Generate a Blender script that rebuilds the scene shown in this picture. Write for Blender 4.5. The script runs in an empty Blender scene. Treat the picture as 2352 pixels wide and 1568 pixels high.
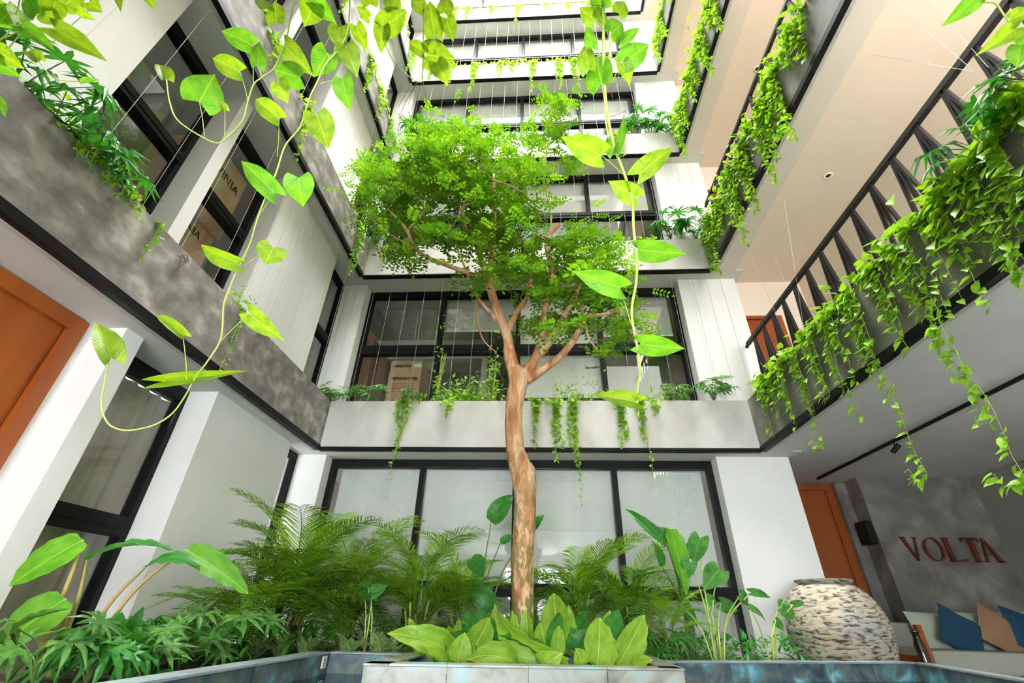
import bpy, math, random
import numpy as np
from mathutils import Vector, Matrix
random.seed(7)
D = bpy.data
COL = bpy.context.scene.collection
SC = bpy.context.scene

# ------------------------------------------------------------------ camera
FPX, YAW, PITCH, ROLL = 1027.57, -0.068157, 0.549846, 0.025798
CAM = Vector((0, 0, .95))
cy, sy, cp, sp = math.cos(YAW), math.sin(YAW), math.cos(PITCH), math.sin(PITCH)
W = Vector((sy*cp, cy*cp, sp)); R0 = Vector((cy, -sy, 0)); U0 = R0.cross(W)
RT = R0*math.cos(ROLL) + U0*math.sin(ROLL); UP = -R0*math.sin(ROLL) + U0*math.cos(ROLL)
cd = D.cameras.new('camera'); cam = D.objects.new('camera', cd); COL.objects.link(cam)
cd.sensor_width = 36; cd.lens = 36*FPX/2352; cd.clip_start = .02; cd.clip_end = 300
m = Matrix((RT, UP, -W)).transposed().to_4x4(); m.translation = CAM
cam.matrix_world = m
SC.camera = cam

# ------------------------------------------------------------------ light
wd = D.worlds.new('sky'); SC.world = wd; wd.use_nodes = True
bg = wd.node_tree.nodes['Background']; bg.inputs[0].default_value = (.93, .97, 1, 1); bg.inputs[1].default_value = 14.0
sl = D.lights.new('sun', 'SUN'); sl.energy = 6.0; sl.angle = math.radians(50); sl.color = (1, .97, .9)
so = D.objects.new('sun', sl); COL.objects.link(so)
so.rotation_euler = Vector((0, -.06, 1)).to_track_quat('Z', 'Y').to_euler()
SC.view_settings.view_transform = 'Standard'; SC.view_settings.look = 'None'
SC.view_settings.gamma = 1; SC.view_settings.use_curve_mapping = False
SC.view_settings.exposure = 1.36

def at(px, py, ax, v):
    d = W*FPX + RT*(px-1176) - UP*(py-784); i = 'xyz'.index(ax)
    return CAM + d*((v-CAM[i])/d[i])
def ray(px, py):
    return (W*FPX + RT*(px-1176) - UP*(py-784)).normalized()

# ------------------------------------------------------------------ materials
MATS = {}
def nt(name):
    m = D.materials.new(name); m.use_nodes = True; MATS[name] = m
    t = m.node_tree; return m, t, t.nodes, t.links, t.nodes['Principled BSDF']
def ramp(N, L, src, stops):
    r = N.new('ShaderNodeValToRGB'); e = r.color_ramp.elements
    e[0].position, e[0].color = stops[0][0], (*stops[0][1], 1)
    e[1].position, e[1].color = stops[-1][0], (*stops[-1][1], 1)
    for p, c in stops[1:-1]:
        k = e.new(p); k.color = (*c, 1)
    L.new(src, r.inputs[0]); return r.outputs[0]
def noise(N, L, scale, detail=4, dist=0, stretch=None, coord='Object'):
    tc = N.new('ShaderNodeTexCoord'); n = N.new('ShaderNodeTexNoise')
    n.inputs['Scale'].default_value = scale; n.inputs['Detail'].default_value = detail; n.inputs['Distortion'].default_value = dist
    if stretch:
        mp = N.new('ShaderNodeMapping'); mp.inputs['Scale'].default_value = stretch
        L.new(tc.outputs[coord], mp.inputs[0]); L.new(mp.outputs[0], n.inputs['Vector'])
    else: L.new(tc.outputs[coord], n.inputs['Vector'])
    return n.outputs['Fac']
def mat(name, col, rough=.6, metal=0, stops=None, scale=6, detail=4, stretch=None, bump=0, spec=.5, emit=None, dist=0):
    m, t, N, L, b = nt(name)
    b.inputs['Base Color'].default_value = (*col, 1); b.inputs['Roughness'].default_value = rough
    b.inputs['Metallic'].default_value = metal; b.inputs['Specular IOR Level'].default_value = spec
    if stops:
        f = noise(N, L, scale, detail, dist, stretch); L.new(ramp(N, L, f, stops), b.inputs['Base Color'])
        if bump:
            bp = N.new('ShaderNodeBump'); bp.inputs['Strength'].default_value = bump; bp.inputs['Distance'].default_value = .01
            L.new(f, bp.inputs['Height']); L.new(bp.outputs[0], b.inputs['Normal'])
    if emit:
        b.inputs['Emission Color'].default_value = (*col, 1); b.inputs['Emission Strength'].default_value = emit
    return m
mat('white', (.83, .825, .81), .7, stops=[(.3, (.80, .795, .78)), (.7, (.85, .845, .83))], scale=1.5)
mat('soffit', (.62, .61, .58), .8, stops=[(.3, (.58, .57, .54)), (.7, (.64, .63, .60))], scale=2)
mat('creamgrey', (.66, .60, .53), .8, stops=[(.3, (.64, .58, .51)), (.7, (.68, .62, .55))], scale=2)
mat('cream', (.78, .66, .54), .8, stops=[(.3, (.76, .64, .52)), (.7, (.80, .68, .56))], scale=1)
mat('concrete', (.5, .48, .45), .75, stops=[(.25, (.50, .475, .445)), (.5, (.585, .56, .53)), (.62, (.63, .605, .575)), (.8, (.72, .695, .665))], scale=3.2, detail=9, stretch=(1, 1, .6), bump=.15, dist=.6)
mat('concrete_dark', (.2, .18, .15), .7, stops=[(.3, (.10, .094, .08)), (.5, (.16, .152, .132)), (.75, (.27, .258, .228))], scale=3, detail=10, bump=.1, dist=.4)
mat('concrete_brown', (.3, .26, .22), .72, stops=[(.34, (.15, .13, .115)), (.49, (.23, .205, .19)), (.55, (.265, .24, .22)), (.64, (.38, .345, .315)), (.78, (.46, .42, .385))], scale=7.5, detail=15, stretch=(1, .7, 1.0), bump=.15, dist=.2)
mat('black', (.004, .004, .006), .5, spec=.25)
mat('blackmatte', (.008, .008, .009), .6, spec=.2)
mat('railmetal', (.018, .014, .014), .5, spec=.3)
mat('zinc', (.42, .42, .40), .5, stops=[(.3, (.36, .36, .34)), (.7, (.5, .5, .47))], scale=9)
mat('wood', (.45, .13, .02), .45, stops=[(.25, (.20, .038, .003)), (.5, (.31, .066, .005)), (.75, (.42, .105, .010))], scale=2.5, detail=6, stretch=(1, 1, .12), dist=.5)
mat('palewood', (.5, .27, .15), .5, stops=[(.3, (.40, .20, .10)), (.7, (.60, .34, .20))], scale=5, stretch=(3, 3, .3))
mat('carton', (.62, .40, .24), .8, stops=[(.3, (.58, .36, .20)), (.7, (.66, .44, .27))], scale=4)
mat('ink', (.05, .03, .02), .8)
mat('paper', (.9, .9, .88), .8)
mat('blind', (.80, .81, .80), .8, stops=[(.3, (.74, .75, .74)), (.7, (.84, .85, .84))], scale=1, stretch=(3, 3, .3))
mat('blindgrey', (.42, .42, .42), .8, stops=[(.3, (.36, .36, .36)), (.7, (.46, .46, .46))], scale=2)
mat('blindtan', (.34, .28, .22), .8, stops=[(.3, (.38, .34, .28)), (.7, (.60, .55, .47))], scale=3, stretch=(.2, 3, .1))
mat('roomwall', (.5, .48, .44), .8)
mat('roomfloor', (.2, .17, .14), .5)
mat('paving', (.5, .48, .45), .6, stops=[(.3, (.42, .40, .38)), (.7, (.56, .54, .5))], scale=3)
mat('soil', (.05, .035, .022), .95, stops=[(.3, (.02, .015, .01)), (.7, (.09, .06, .035))], scale=30, bump=.6)
mat('letterwood', (.10, .022, .008), .4, stops=[(.3, (.07, .014, .005)), (.7, (.14, .035, .012))], scale=6)
mat('sofa', (.4, .4, .33), .9, stops=[(.3, (.33, .335, .28)), (.7, (.38, .385, .32))], scale=60)
mat('cushwhite', (.42, .46, .37), .9)  # cushion cloth toned down to include the lobby shade
mat('lobbygrey', (.24, .235, .20), .8)
mat('cushblue', (.008, .05, .10), .9, stops=[(.3, (.006, .04, .085)), (.7, (.012, .06, .115))], scale=80)
mat('cushtan', (.30, .17, .09), .9, stops=[(.3, (.26, .145, .075)), (.7, (.34, .2, .11))], scale=80)
mat('cable', (.62, .60, .57), .5)
mat('twig', (.16, .10, .055), .8)
mat('stem', (.42, .60, .10), .5, stops=[(.3, (.34, .52, .07)), (.7, (.55, .68, .18))], scale=8)
mat('stemdark', (.10, .20, .04), .5)
mat('cane', (.50, .33, .10), .6, stops=[(.3, (.3, .3, .07)), (.6, (.55, .36, .12))], scale=7)
mat('fibre', (.13, .075, .03), .9)

def leafmat(name, c1, c2, scale=14, rough=.4, trans=.45, tcol=None, rand=.12, band=None, veins=0):
    m, t, N, L, b = nt(name)
    oi = N.new('ShaderNodeObjectInfo'); gi = N.new('ShaderNodeNewGeometry')
    f = noise(N, L, scale, 3, coord='Object')
    c = ramp(N, L, f, [(.35, c1), (.62, c2)] if not band else [(.34, c1), (.56, c2), (.67, c2), (.74, band)])
    if veins:
        tc = N.new('ShaderNodeTexCoord'); sx = N.new('ShaderNodeSeparateXYZ'); L.new(tc.outputs['Object'], sx.inputs[0])
        def M(op, a, b=None, c2_=None):
            q = N.new('ShaderNodeMath'); q.operation = op
            for i, v in enumerate((a, b, c2_)):
                if v is None: continue
                if isinstance(v, (int, float)): q.inputs[i].default_value = v
                else: L.new(v, q.inputs[i])
            return q.outputs[0]
        ax = M('ABSOLUTE', sx.outputs[0]); rib = M('LESS_THAN', ax, .014)
        fac = M('MAXIMUM', M('MULTIPLY', rib, .75), M('MULTIPLY', M('POWER', M('SUBTRACT', 1.0, M('ABSOLUTE', M('SINE', M('MULTIPLY', M('SUBTRACT', sx.outputs[1], M('MULTIPLY', ax, .75)), veins)))), 4.0), .22))
        mv = N.new('ShaderNodeMix'); mv.data_type = 'RGBA'; L.new(fac, mv.inputs[0]); L.new(c, mv.inputs[6]); mv.inputs[7].default_value = (min(1, c2[0]*1.7+.05), min(1, c2[1]*1.35+.05), c2[2]*1.5+.03, 1); c = mv.outputs[2]
        bp = N.new('ShaderNodeBump'); bp.inputs['Strength'].default_value = .5; bp.inputs['Distance'].default_value = .01; bp.invert = True; L.new(fac, bp.inputs['Height']); L.new(bp.outputs[0], b.inputs['Normal'])
    ad = N.new('ShaderNodeMath'); ad.operation = 'ADD'; L.new(oi.outputs['Random'], ad.inputs[0]); L.new(gi.outputs['Random Per Island'], ad.inputs[1])
    mr = N.new('ShaderNodeMapRange'); mr.inputs[2].default_value = 2; mr.inputs[3].default_value = 1-rand*2; mr.inputs[4].default_value = 1+rand*2
    L.new(ad.outputs[0], mr.inputs[0]); mr.inputs[1].default_value = 0; mr.inputs[2].default_value = 2
    hs = N.new('ShaderNodeHueSaturation'); L.new(mr.outputs[0], hs.inputs['Value']); L.new(c, hs.inputs['Color'])
    L.new(hs.outputs[0], b.inputs['Base Color']); b.inputs['Roughness'].default_value = rough; b.inputs['Specular IOR Level'].default_value = .35
    tr = N.new('ShaderNodeBsdfTranslucent'); g = N.new('ShaderNodeMix'); g.data_type = 'RGBA'; g.blend_type = 'MULTIPLY'; g.inputs[0].default_value = 1
    L.new(hs.outputs[0], g.inputs[6]); g.inputs[7].default_value = (*(tcol or (1.3, 1.25, .55)), 1); L.new(g.outputs[2], tr.inputs[0])
    mx = N.new('ShaderNodeMixShader'); mx.inputs[0].default_value = trans
    L.new(b.outputs[0], mx.inputs[1]); L.new(tr.outputs[0], mx.inputs[2]); L.new(mx.outputs[0], N['Material Output'].inputs[0])
leafmat('pothos', (.14, .31, .009), (.28, .44, .02), scale=3.2, band=(.55, .72, .22), trans=.5, veins=26)
leafmat('pothosdeep', (.09, .30, .012), (.17, .42, .02), scale=3, trans=.5, veins=26)
leafmat('vineleaf', (.15, .38, .02), (.33, .56, .045), scale=5, band=(.55, .75, .25), trans=.4)
leafmat('vinepale', (.20, .42, .04), (.34, .56, .09), scale=5, trans=.45)
leafmat('treeleaf', (.06, .20, .010), (.17, .35, .02), scale=2.5, trans=.4, rand=.28)
leafmat('palmleaf', (.07, .23, .008), (.22, .38, .02), scale=1.5, trans=.4, rand=.35)
leafmat('darkleaf', (.025, .17, .022), (.06, .27, .04), scale=6, trans=.3)
leafmat('fatsia', (.04, .15, .025), (.11, .27, .05), scale=4, trans=.3, rand=.3)
leafmat('ear', (.05, .22, .04), (.10, .32, .06), scale=4, trans=.35, rand=.2, veins=22)
leafmat('nest', (.20, .42, .03), (.34, .56, .06), scale=4, trans=.4, veins=34)
leafmat('banana', (.09, .33, .015), (.18, .46, .03), scale=3, trans=.45, veins=60)
leafmat('variegated', (.10, .28, .04), (.45, .58, .30), scale=12, trans=.3)

def bark():
    m, t, N, L, b = nt('bark')
    a = noise(N, L, 11, 10, .8, (1, 1, .3)); c = ramp(N, L, a, [(.34, (.34, .13, .05)), (.45, (.52, .23, .10)), (.53, (.66, .36, .19)), (.61, (.70, .50, .32)), (.72, (.50, .28, .13))])
    n2 = noise(N, L, 30, 12, .5, (1, 1, .5)); g = ramp(N, L, n2, [(.44, (0, 0, 0)), (.52, (1, 1, 1))])
    tc = N.new('ShaderNodeTexCoord'); sx = N.new('ShaderNodeSeparateXYZ'); L.new(tc.outputs['Object'], sx.inputs[0])
    mr = N.new('ShaderNodeMapRange'); mr.inputs[1].default_value = 2.4; mr.inputs[2].default_value = .9; mr.inputs[3].default_value = .12; mr.inputs[4].default_value = 1.0
    L.new(sx.outputs[2], mr.inputs[0]); mu = N.new('ShaderNodeMath'); mu.operation = 'MULTIPLY'; L.new(g, mu.inputs[0]); L.new(mr.outputs[0], mu.inputs[1])
    mx = N.new('ShaderNodeMix'); mx.data_type = 'RGBA'; L.new(mu.outputs[0], mx.inputs[0]); L.new(c, mx.inputs[6]); mx.inputs[7].default_value = (.15, .15, .03, 1)
    L.new(mx.outputs[2], b.inputs['Base Color']); b.inputs['Roughness'].default_value = .65
    bp = N.new('ShaderNodeBump'); bp.inputs['Strength'].default_value = .5; bp.inputs['Distance'].default_value = .015; L.new(n2, bp.inputs['Height']); L.new(bp.outputs[0], b.inputs['Normal'])
bark()
def slate(name, stops, scale=5):
    m, t, N, L, b = nt(name)
    tc = N.new('ShaderNodeTexCoord'); oi = N.new('ShaderNodeObjectInfo'); n = N.new('ShaderNodeTexNoise'); n.noise_dimensions = '4D'
    mu = N.new('ShaderNodeMath'); mu.operation = 'MULTIPLY'; mu.inputs[1].default_value = 20; L.new(oi.outputs['Random'], mu.inputs[0]); L.new(mu.outputs[0], n.inputs['W'])
    n.inputs['Scale'].default_value = scale; n.inputs['Detail'].default_value = 8; n.inputs['Distortion'].default_value = 1.0
    L.new(tc.outputs['Object'], n.inputs['Vector']); L.new(ramp(N, L, n.outputs['Fac'], stops), b.inputs['Base Color']); b.inputs['Roughness'].default_value = .35
    bp = N.new('ShaderNodeBump'); bp.inputs['Strength'].default_value = .3; bp.inputs['Distance'].default_value = .006; L.new(n.outputs['Fac'], bp.inputs['Height']); L.new(bp.outputs[0], b.inputs['Normal'])
slate('slate', [(.32, (.03, .05, .065)), (.45, (.06, .11, .13)), (.53, (.14, .15, .13)), (.60, (.08, .28, .34)), (.70, (.28, .52, .56))], 6)
slate('slatepale', [(.3, (.20, .22, .19)), (.45, (.38, .37, .30)), (.55, (.42, .46, .42)), (.65, (.33, .52, .52)), (.78, (.52, .60, .56))])
slate('slatecap', [(.3, (.20, .25, .27)), (.6, (.32, .37, .39)), (.8, (.42, .46, .47))])
def jarmat():
    m, t, N, L, b = nt('jar')
    f = noise(N, L, 24, 10, .5, (.55, .55, 2.0)); n2 = noise(N, L, 2.5, 3)
    c = ramp(N, L, f, [(.36, (.05, .045, .04)), (.43, (.22, .20, .17)), (.50, (.44, .41, .35)), (.75, (.58, .55, .49))])
    c2 = ramp(N, L, n2, [(.35, (.70, .72, .78)), (.65, (1, .93, .76))])
    mx = N.new('ShaderNodeMix'); mx.data_type = 'RGBA'; mx.blend_type = 'MULTIPLY'; mx.inputs[0].default_value = 1; L.new(c, mx.inputs[6]); L.new(c2, mx.inputs[7])
    L.new(mx.outputs[2], b.inputs['Base Color']); b.inputs['Roughness'].default_value = .8
    bp = N.new('ShaderNodeBump'); bp.inputs['Strength'].default_value = .6; bp.inputs['Distance'].default_value = .01; L.new(f, bp.inputs['Height']); L.new(bp.outputs[0], b.inputs['Normal'])
jarmat()
def glass(name, tint, fr):
    m, t, N, L, b = nt(name); N.remove(b)
    tr = N.new('ShaderNodeBsdfTransparent'); tr.inputs[0].default_value = (*tint, 1)
    gl = N.new('ShaderNodeBsdfGlossy'); gl.inputs['Roughness'].default_value = .01
    lw = N.new('ShaderNodeFresnel'); lw.inputs[0].default_value = fr; mx = N.new('ShaderNodeMixShader')
    gi = N.new('ShaderNodeNewGeometry'); mt = N.new('ShaderNodeMath'); mt.operation = 'SUBTRACT'; mt.use_clamp = True
    L.new(lw.outputs[0], mt.inputs[0]); L.new(gi.outputs['Backfacing'], mt.inputs[1]); L.new(mt.outputs[0], mx.inputs[0]); L.new(tr.outputs[0], mx.inputs[1]); L.new(gl.outputs[0], mx.inputs[2]); L.new(mx.outputs[0], N['Material Output'].inputs[0])
glass('glass', (.97, .98, .975), 1.9)
glass('water', (.45, .68, .74), 1.33)
glass('bottleglass', (.5, .55, .35), 1.8)

# ------------------------------------------------------------------ geometry helpers
class MB:
    def __init__(s): s.v = []; s.f = []
    def add(s, vs, fs):
        o = len(s.v); s.v += [tuple(p) for p in vs]; s.f += [tuple(i+o for i in q) for q in fs]; return s
    def box(s, a, b):
        x0, y0, z0 = a; x1, y1, z1 = b
        return s.add([(x0,y0,z0),(x1,y0,z0),(x1,y1,z0),(x0,y1,z0),(x0,y0,z1),(x1,y0,z1),(x1,y1,z1),(x0,y1,z1)],
            [(0,3,2,1),(4,5,6,7),(0,1,5,4),(1,2,6,5),(2,3,7,6),(3,0,4,7)])
    def prism(s, poly, z0, z1):        # poly ccw in xy
        n = len(poly)
        return s.add([(x, y, z0) for x, y in poly]+[(x, y, z1) for x, y in poly],
            [tuple(range(n))[::-1], tuple(range(n, 2*n))]+[(i, (i+1) % n, n+(i+1) % n, n+i) for i in range(n)])
    def tube(s, pts, rad, n=6, caps=True):
        pts = [Vector(p) for p in pts]; k = len(pts)
        if not hasattr(rad, '__len__'): rad = [rad]*k
        vs = []; fs = []; u = None
        for i, p in enumerate(pts):
            d = (pts[min(i+1, k-1)]-pts[max(i-1, 0)])
            d = d.normalized() if d.length > 1e-9 else Vector((0, 0, 1))
            if u is None: u = d.orthogonal().normalized()
            u = (u-d*u.dot(d)).normalized(); w = d.cross(u)
            for j in range(n):
                a = 2*math.pi*j/n; vs.append(p+(u*math.cos(a)+w*math.sin(a))*rad[i])
        for i in range(k-1):
            for j in range(n):
                a = i*n+j; b = i*n+(j+1) % n; fs.append((a, b, b+n, a+n))
        if caps: fs += [tuple(range(n))[::-1], tuple(range((k-1)*n, k*n))]
        return s.add(vs, fs)
    def lathe(s, prof, c=(0, 0, 0), n=40):
        vs = [(c[0]+r*math.cos(2*math.pi*j/n), c[1]+r*math.sin(2*math.pi*j/n), c[2]+z) for r, z in prof for j in range(n)]
        fs = [(i*n+j, i*n+(j+1) % n, (i+1)*n+(j+1) % n, (i+1)*n+j) for i in range(len(prof)-1) for j in range(n)]
        return s.add(vs, fs)
    def mesh(s, name, m, smooth=False, bevel=0):
        me = D.meshes.new(name); me.from_pydata(s.v, [], s.f); me.update()
        ms = m if isinstance(m, (list, tuple)) else [m]
        for q in ms: me.materials.append(MATS[q])
        if smooth: me.shade_smooth()
        return me
    def build(s, name, m, parent=None, smooth=False, bevel=0):
        o = link(name, s.mesh(name, m, smooth), parent)
        if bevel:
            b = o.modifiers.new('bevel', 'BEVEL'); b.width = bevel; b.segments = 2; b.limit_method = 'ANGLE'
        return o
def link(name, data, parent=None, mw=None):
    o = D.objects.new(name, data); COL.objects.link(o)
    if mw is not None: o.matrix_basis = mw
    if parent is not None:
        o.parent = parent
        if WLOC.get(parent.name): # child given in world space under an empty placed at loc
            o.matrix_basis = Matrix.Translation(-Vector(WLOC[parent.name])) @ o.matrix_basis
    return o
WLOC = {}
def thing(name, label, cat, loc=(0, 0, 0), group=None):
    o = D.objects.new(name, None); COL.objects.link(o); o.location = loc; o.empty_display_size = .1
    WLOC[o.name] = tuple(loc)
    return tag(o, label, cat, group)
def tag(o, label, cat, group=None, kind=None):
    o['label'] = label; o['category'] = cat
    if group: o['group'] = group
    if kind: o['kind'] = kind
    return o
def struct(o): o['kind'] = 'structure'; return o
def sroot(name, loc=(0, 0, 0)):
    o = D.objects.new(name, None); COL.objects.link(o); o.location = loc; WLOC[o.name] = tuple(loc); return struct(o)
def spline(pts, per=6):
    P = [Vector(p) for p in pts]
    if len(P) < 3: return P
    P = [P[0]*2-P[1]]+P+[P[-1]*2-P[-2]]; out = []
    for i in range(1, len(P)-2):
        a, b, c, d = P[i-1:i+3]
        for k in range(per):
            t = k/per; out.append(.5*((2*b)+(c-a)*t+(2*a-5*b+4*c-d)*t*t+(3*b-a-3*c+d)*t**3))
    out.append(P[-2]); return out
def lerp(a, b, t): return a+(b-a)*t
def curve_r(rads, n):
    return [float(np.interp(i/(n-1)*(len(rads)-1), range(len(rads)), rads)) for i in range(n)]

XL, XR, YB, YF = -2.974, 2.837, 5.775, .35      # inner faces of the planter ring
STOREYS = 6
ORD = ['ground', 'first', 'second', 'third', 'fourth', 'fifth', 'sixth']
def zb(k): return 2.8+3*(k-1)

# ------------------------------------------------------------------ structure: floors, ceilings, walls
struct(MB().box((-6, -6, -.3), (9, 10, -.15)).build('floor', 'paving'))
struct(MB().box((-6, -6, -.15), (9, .9, .0)).build('floor', 'paving'))
struct(MB().prism([(2.9, 1.0), (8.9, 1.0), (8.9, 9.9), (3.3, 9.9), (3.3, 5.4), (3.12, 4.9), (3.12, 4.5)], -.15, .25).build('floor', 'paving'))
for k in range(1, STOREYS+1):
    z = zb(k)
    s = MB()
    s.box((-6.6, YB+.003, z+.012), (XR+.5, 10, z+.2)).box((-6.6, -2.2, z+.012), (XL-.003, YB+.003, z+.2)).box((XL-.003, -2.2, z+.012), (XR+.003, YF-.003, z+.2))
    struct(s.build('ceiling', 'soffit'))
    c = MB().box((XR+.003, -2.2, z+.012), (3.215, YB+.003, z+.2)); struct(c.build('ceiling', 'creamgrey' if k > 1 else 'soffit'))
    c = MB().box((3.215, -2.2, z+.03), (8.9, 5.775, z+.2)).box((3.34, 5.775, z+.03), (8.9, 10, z+.2)); struct(c.build('ceiling', 'cream' if k > 1 else 'soffit'))

# roof parapet ring above the sixth planter
# ---- back wall
WBY = 6.0
def boards(root, p0, p1, axis, z0, z1, step, thick, mname='white'):
    # vertical boards with recessed joints in front of a wall face
    a, b = p0[0 if axis == 'x' else 1], p1[0 if axis == 'x' else 1]
    n = max(1, round(abs(b-a)/step)); st = (b-a)/n
    for i in range(n):
        u, v = sorted((a+i*st+.003*np.sign(st), a+(i+1)*st-.003*np.sign(st)))
        if axis == 'x': MB().box((u, p0[1]-thick, z0), (v, p0[1], z1)).build('board', mname, root)
        else: MB().box((p0[0], u, z0), (p0[0]+thick, v, z1)).build('board', mname, root)
wallb = sroot('wall_back')
for k in range(0, STOREYS+1):
    z0 = 0 if k == 0 else zb(k)+.2; z1 = zb(k+1)+.012
    if k == STOREYS: z1 = z0+.9
    MB().box((-3.7, WBY, z0), (-2.96, WBY+.32, z1)).build('pier', 'white', wallb)
    MB().box((2.34, WBY, z0), (3.27, WBY+.32, z1)).build('pier', 'white', wallb)
    if 0 < k < STOREYS:
        boards(wallb, (-3.45, WBY), (-2.96, WBY), 'x', z0, z1, .16, .012)
        boards(wallb, (2.34, WBY), (3.27, WBY), 'x', z0, z1, .23, .012)
# ---- windows
WIN = [0]
def window(origin, ax, u0, u1, z0, z1, mull, bars, fw=.09, dp=.10, panes='glass', headw=None):
    """frame in plane: ax 'x' -> along x at y=origin ; ax 'y' -> along y at x=origin"""
    WIN[0] += 1
    r = sroot('window_%d' % WIN[0])
    def bx(mb, a0, a1, b0, b1, d0=0, d1=dp):
        if ax == 'x': mb.box((a0, origin+d0, b0), (a1, origin+d1, b1))
        else: mb.box((origin-d1, a0, b0), (origin-d0, a1, b1))
    f = MB(); hw = headw or fw
    bx(f, u0, u1, z1-hw, z1); bx(f, u0, u1, z0, z0+fw); bx(f, u0, u0+fw*.8, z0+fw, z1-hw); bx(f, u1-fw*.8, u1, z0+fw, z1-hw)
    f.build('window_frame', 'black', r)
    for mu in mull:
        f = MB(); bx(f, mu-.035, mu+.035, z0+fw, z1-hw, -.01, dp); f.build('mullion', 'black', r)
    for bz, bw in bars:
        f = MB(); bx(f, u0+.05, u1-.05, bz-bw/2, bz+bw/2, -.02, dp); f.build('transom', 'black', r)
        f = MB(); bx(f, u0+.07, u1-.07, bz-bw*.12, bz-bw*.02, -.03, -.018); f.build('rail', 'blackmatte', r)
    us = [u0+fw*.8]+sorted(mull)+[u1-fw*.8]; zs = [z0+fw]+sorted(b[0] for b in bars)+[z1-hw]
    for i in range(len(us)-1):
        for j in range(len(zs)-1):
            p = MB(); bx(p, us[i], us[i+1], zs[j], zs[j+1], dp*.45, dp*.45+.006); p.build('pane', panes, r)
    return r
GY = 6.2
MU = [-1.63, -.33, 1.02]
window(GY, 'x', -2.96, 2.34, .36, 2.812, MU, [(1.22, .15)], headw=.11)
for k in range(1, 6):
    window(GY, 'x', -2.96, 2.34, zb(k)+.2, zb(k)+3.012, MU, [(zb(k)+1.82, .15)], headw=.12)
struct(MB().box((-2.96, WBY+.02, 0), (2.34, WBY+.3, .36)).build('baseboard_back', 'white'))

# ---- left wall
LX = -3.22; LW = -3.48
walll = sroot('wall_left')
def lpier(y0, y1, z0, z1, m='white'): MB().box((LX-.3, y0, z0), (LX, y1, z1)).build('pier', m, walll)
g1 = 2.812
MB().box((-3.9, -2.2, 0), (-3.46, -.4, g1)).build('wall_panel', 'white', walll)
MB().box((-3.9, 2.70, 0), (-3.48, 2.77, g1)).build('wall_panel', 'white', walll)
lpier(2.77, 2.94, 0, g1); lpier(3.94, 5.49, 0, g1)
for k in range(1, STOREYS):
    z0, z1 = zb(k)+.2, zb(k+1)+.012
    MB().box((LX-.3, -2.2, z0), (LX+.0, 1.745, z1)).build('pier', 'white', walll)
    boards(walll, (LX, -1.6), (LX, 1.745), 'y', z0, z1, .42, .012)
    lpier(2.66, 2.80, z0, z1); lpier(3.74, 5.27, z0, z1)
    boards(walll, (LX, 3.745), (LX, 5.265), 'y', z0, z1, .19, .012)
    window(LW, 'y', 1.70, 2.68, z0, z1, [], [(zb(k)+1.9, .13)], headw=.11)
    window(LW, 'y', 2.78, 3.75, z0, z1, [], [(zb(k)+1.9, .13)], headw=.11)
    window(-3.37, 'y', 5.25, 6.0, z0, z1, [], [(zb(k)+1.85, .11)], fw=.05, headw=.07)
window(LW-.04, 'y', 2.90, 3.95, .3, g1, [], [(1.52, .15)], headw=.12)
window(-3.37, 'y', 5.45, 6.0, .3, g1, [], [], fw=.05, headw=.07)
# left ground door (wood)
def door(n, parts):
    r = sroot('door_%d' % n); return r
d1 = door(1, None)
dp_ = MB().box((-3.56, -.4, 0), (-3.50, 2.58, 2.70)).build('door_panel', 'wood', d1)
MB().box((-3.50, .6, 0), (-3.494, 2.56, 2.47)).build('inset_panel', 'wood', dp_)
f = MB().box((-3.60, -.4, 2.69), (-3.46, 2.70, 2.80)).box((-3.60, 2.59, 0), (-3.46, 2.70, 2.69)); f.build('door_frame', 'wood', d1)
# ---- right side
wallr = sroot('wall_right')
MB().box((6.3, 4.0, .25), (6.5, 7.2, 2.83)).build('wall_panel', 'lobbygrey', wallr)
MB().box((6.8, -2.2, .25), (7.0, 4.0, 2.83)).build('wall_panel', 'white', wallr)
for k in range(1, STOREYS):
    z0, z1 = zb(k)+.2, zb(k+1)+.03
    MB().box((4.36, -2.2, z0), (4.5, 6.2, z1)).build('wall_panel', 'cream', wallr)
    MB().box((3.9, 6.12, z0), (4.36, 6.3, z1)).box((3.27, 6.12, z0+2.15), (3.9, 6.3, z1)).build('wall_panel', 'cream', wallr)
    d = door(1+k, None)
    MB().box((3.29, 6.16, z0), (3.88, 6.2, z0+2.13)).build('door_panel', 'wood', d)
    MB().box((3.272, 6.115, z0+2.09), (3.898, 6.14, z0+2.15)).box((3.84, 6.115, z0), (3.898, 6.14, z0+2.09)).build('door_frame', 'wood', d)
    MB().tube([(3.8, 6.12, z0+.95), (3.8, 6.12, z0+1.12)], .01, 8).build('door_handle', 'black', d)
# near side facade above and behind the camera
wallf = sroot('wall_front')
for k in range(1, STOREYS+1):
    z0, z1 = zb(k)+.2, zb(k+1)+.012
    MB().box((-3.5, -.25, z0), (-1.2, .02, z1)).build('pier', 'white', wallf)
    MB().box((1.2, -.25, z0), (3.1, .02, z1)).build('pier', 'white', wallf)
    MB().box((-1.2, -.25, z0), (1.2, .02, z0+1.1)).build('sill_wall', 'white', wallf)
    window(-.18, 'x', -1.2, 1.2, z0+1.1, z1, [0], [], headw=.1)
    MB().box((-1.19, -.32, z0+1.1), (1.19, -.3, z1)).build('inner_shutter', 'blind', wallf)
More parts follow.
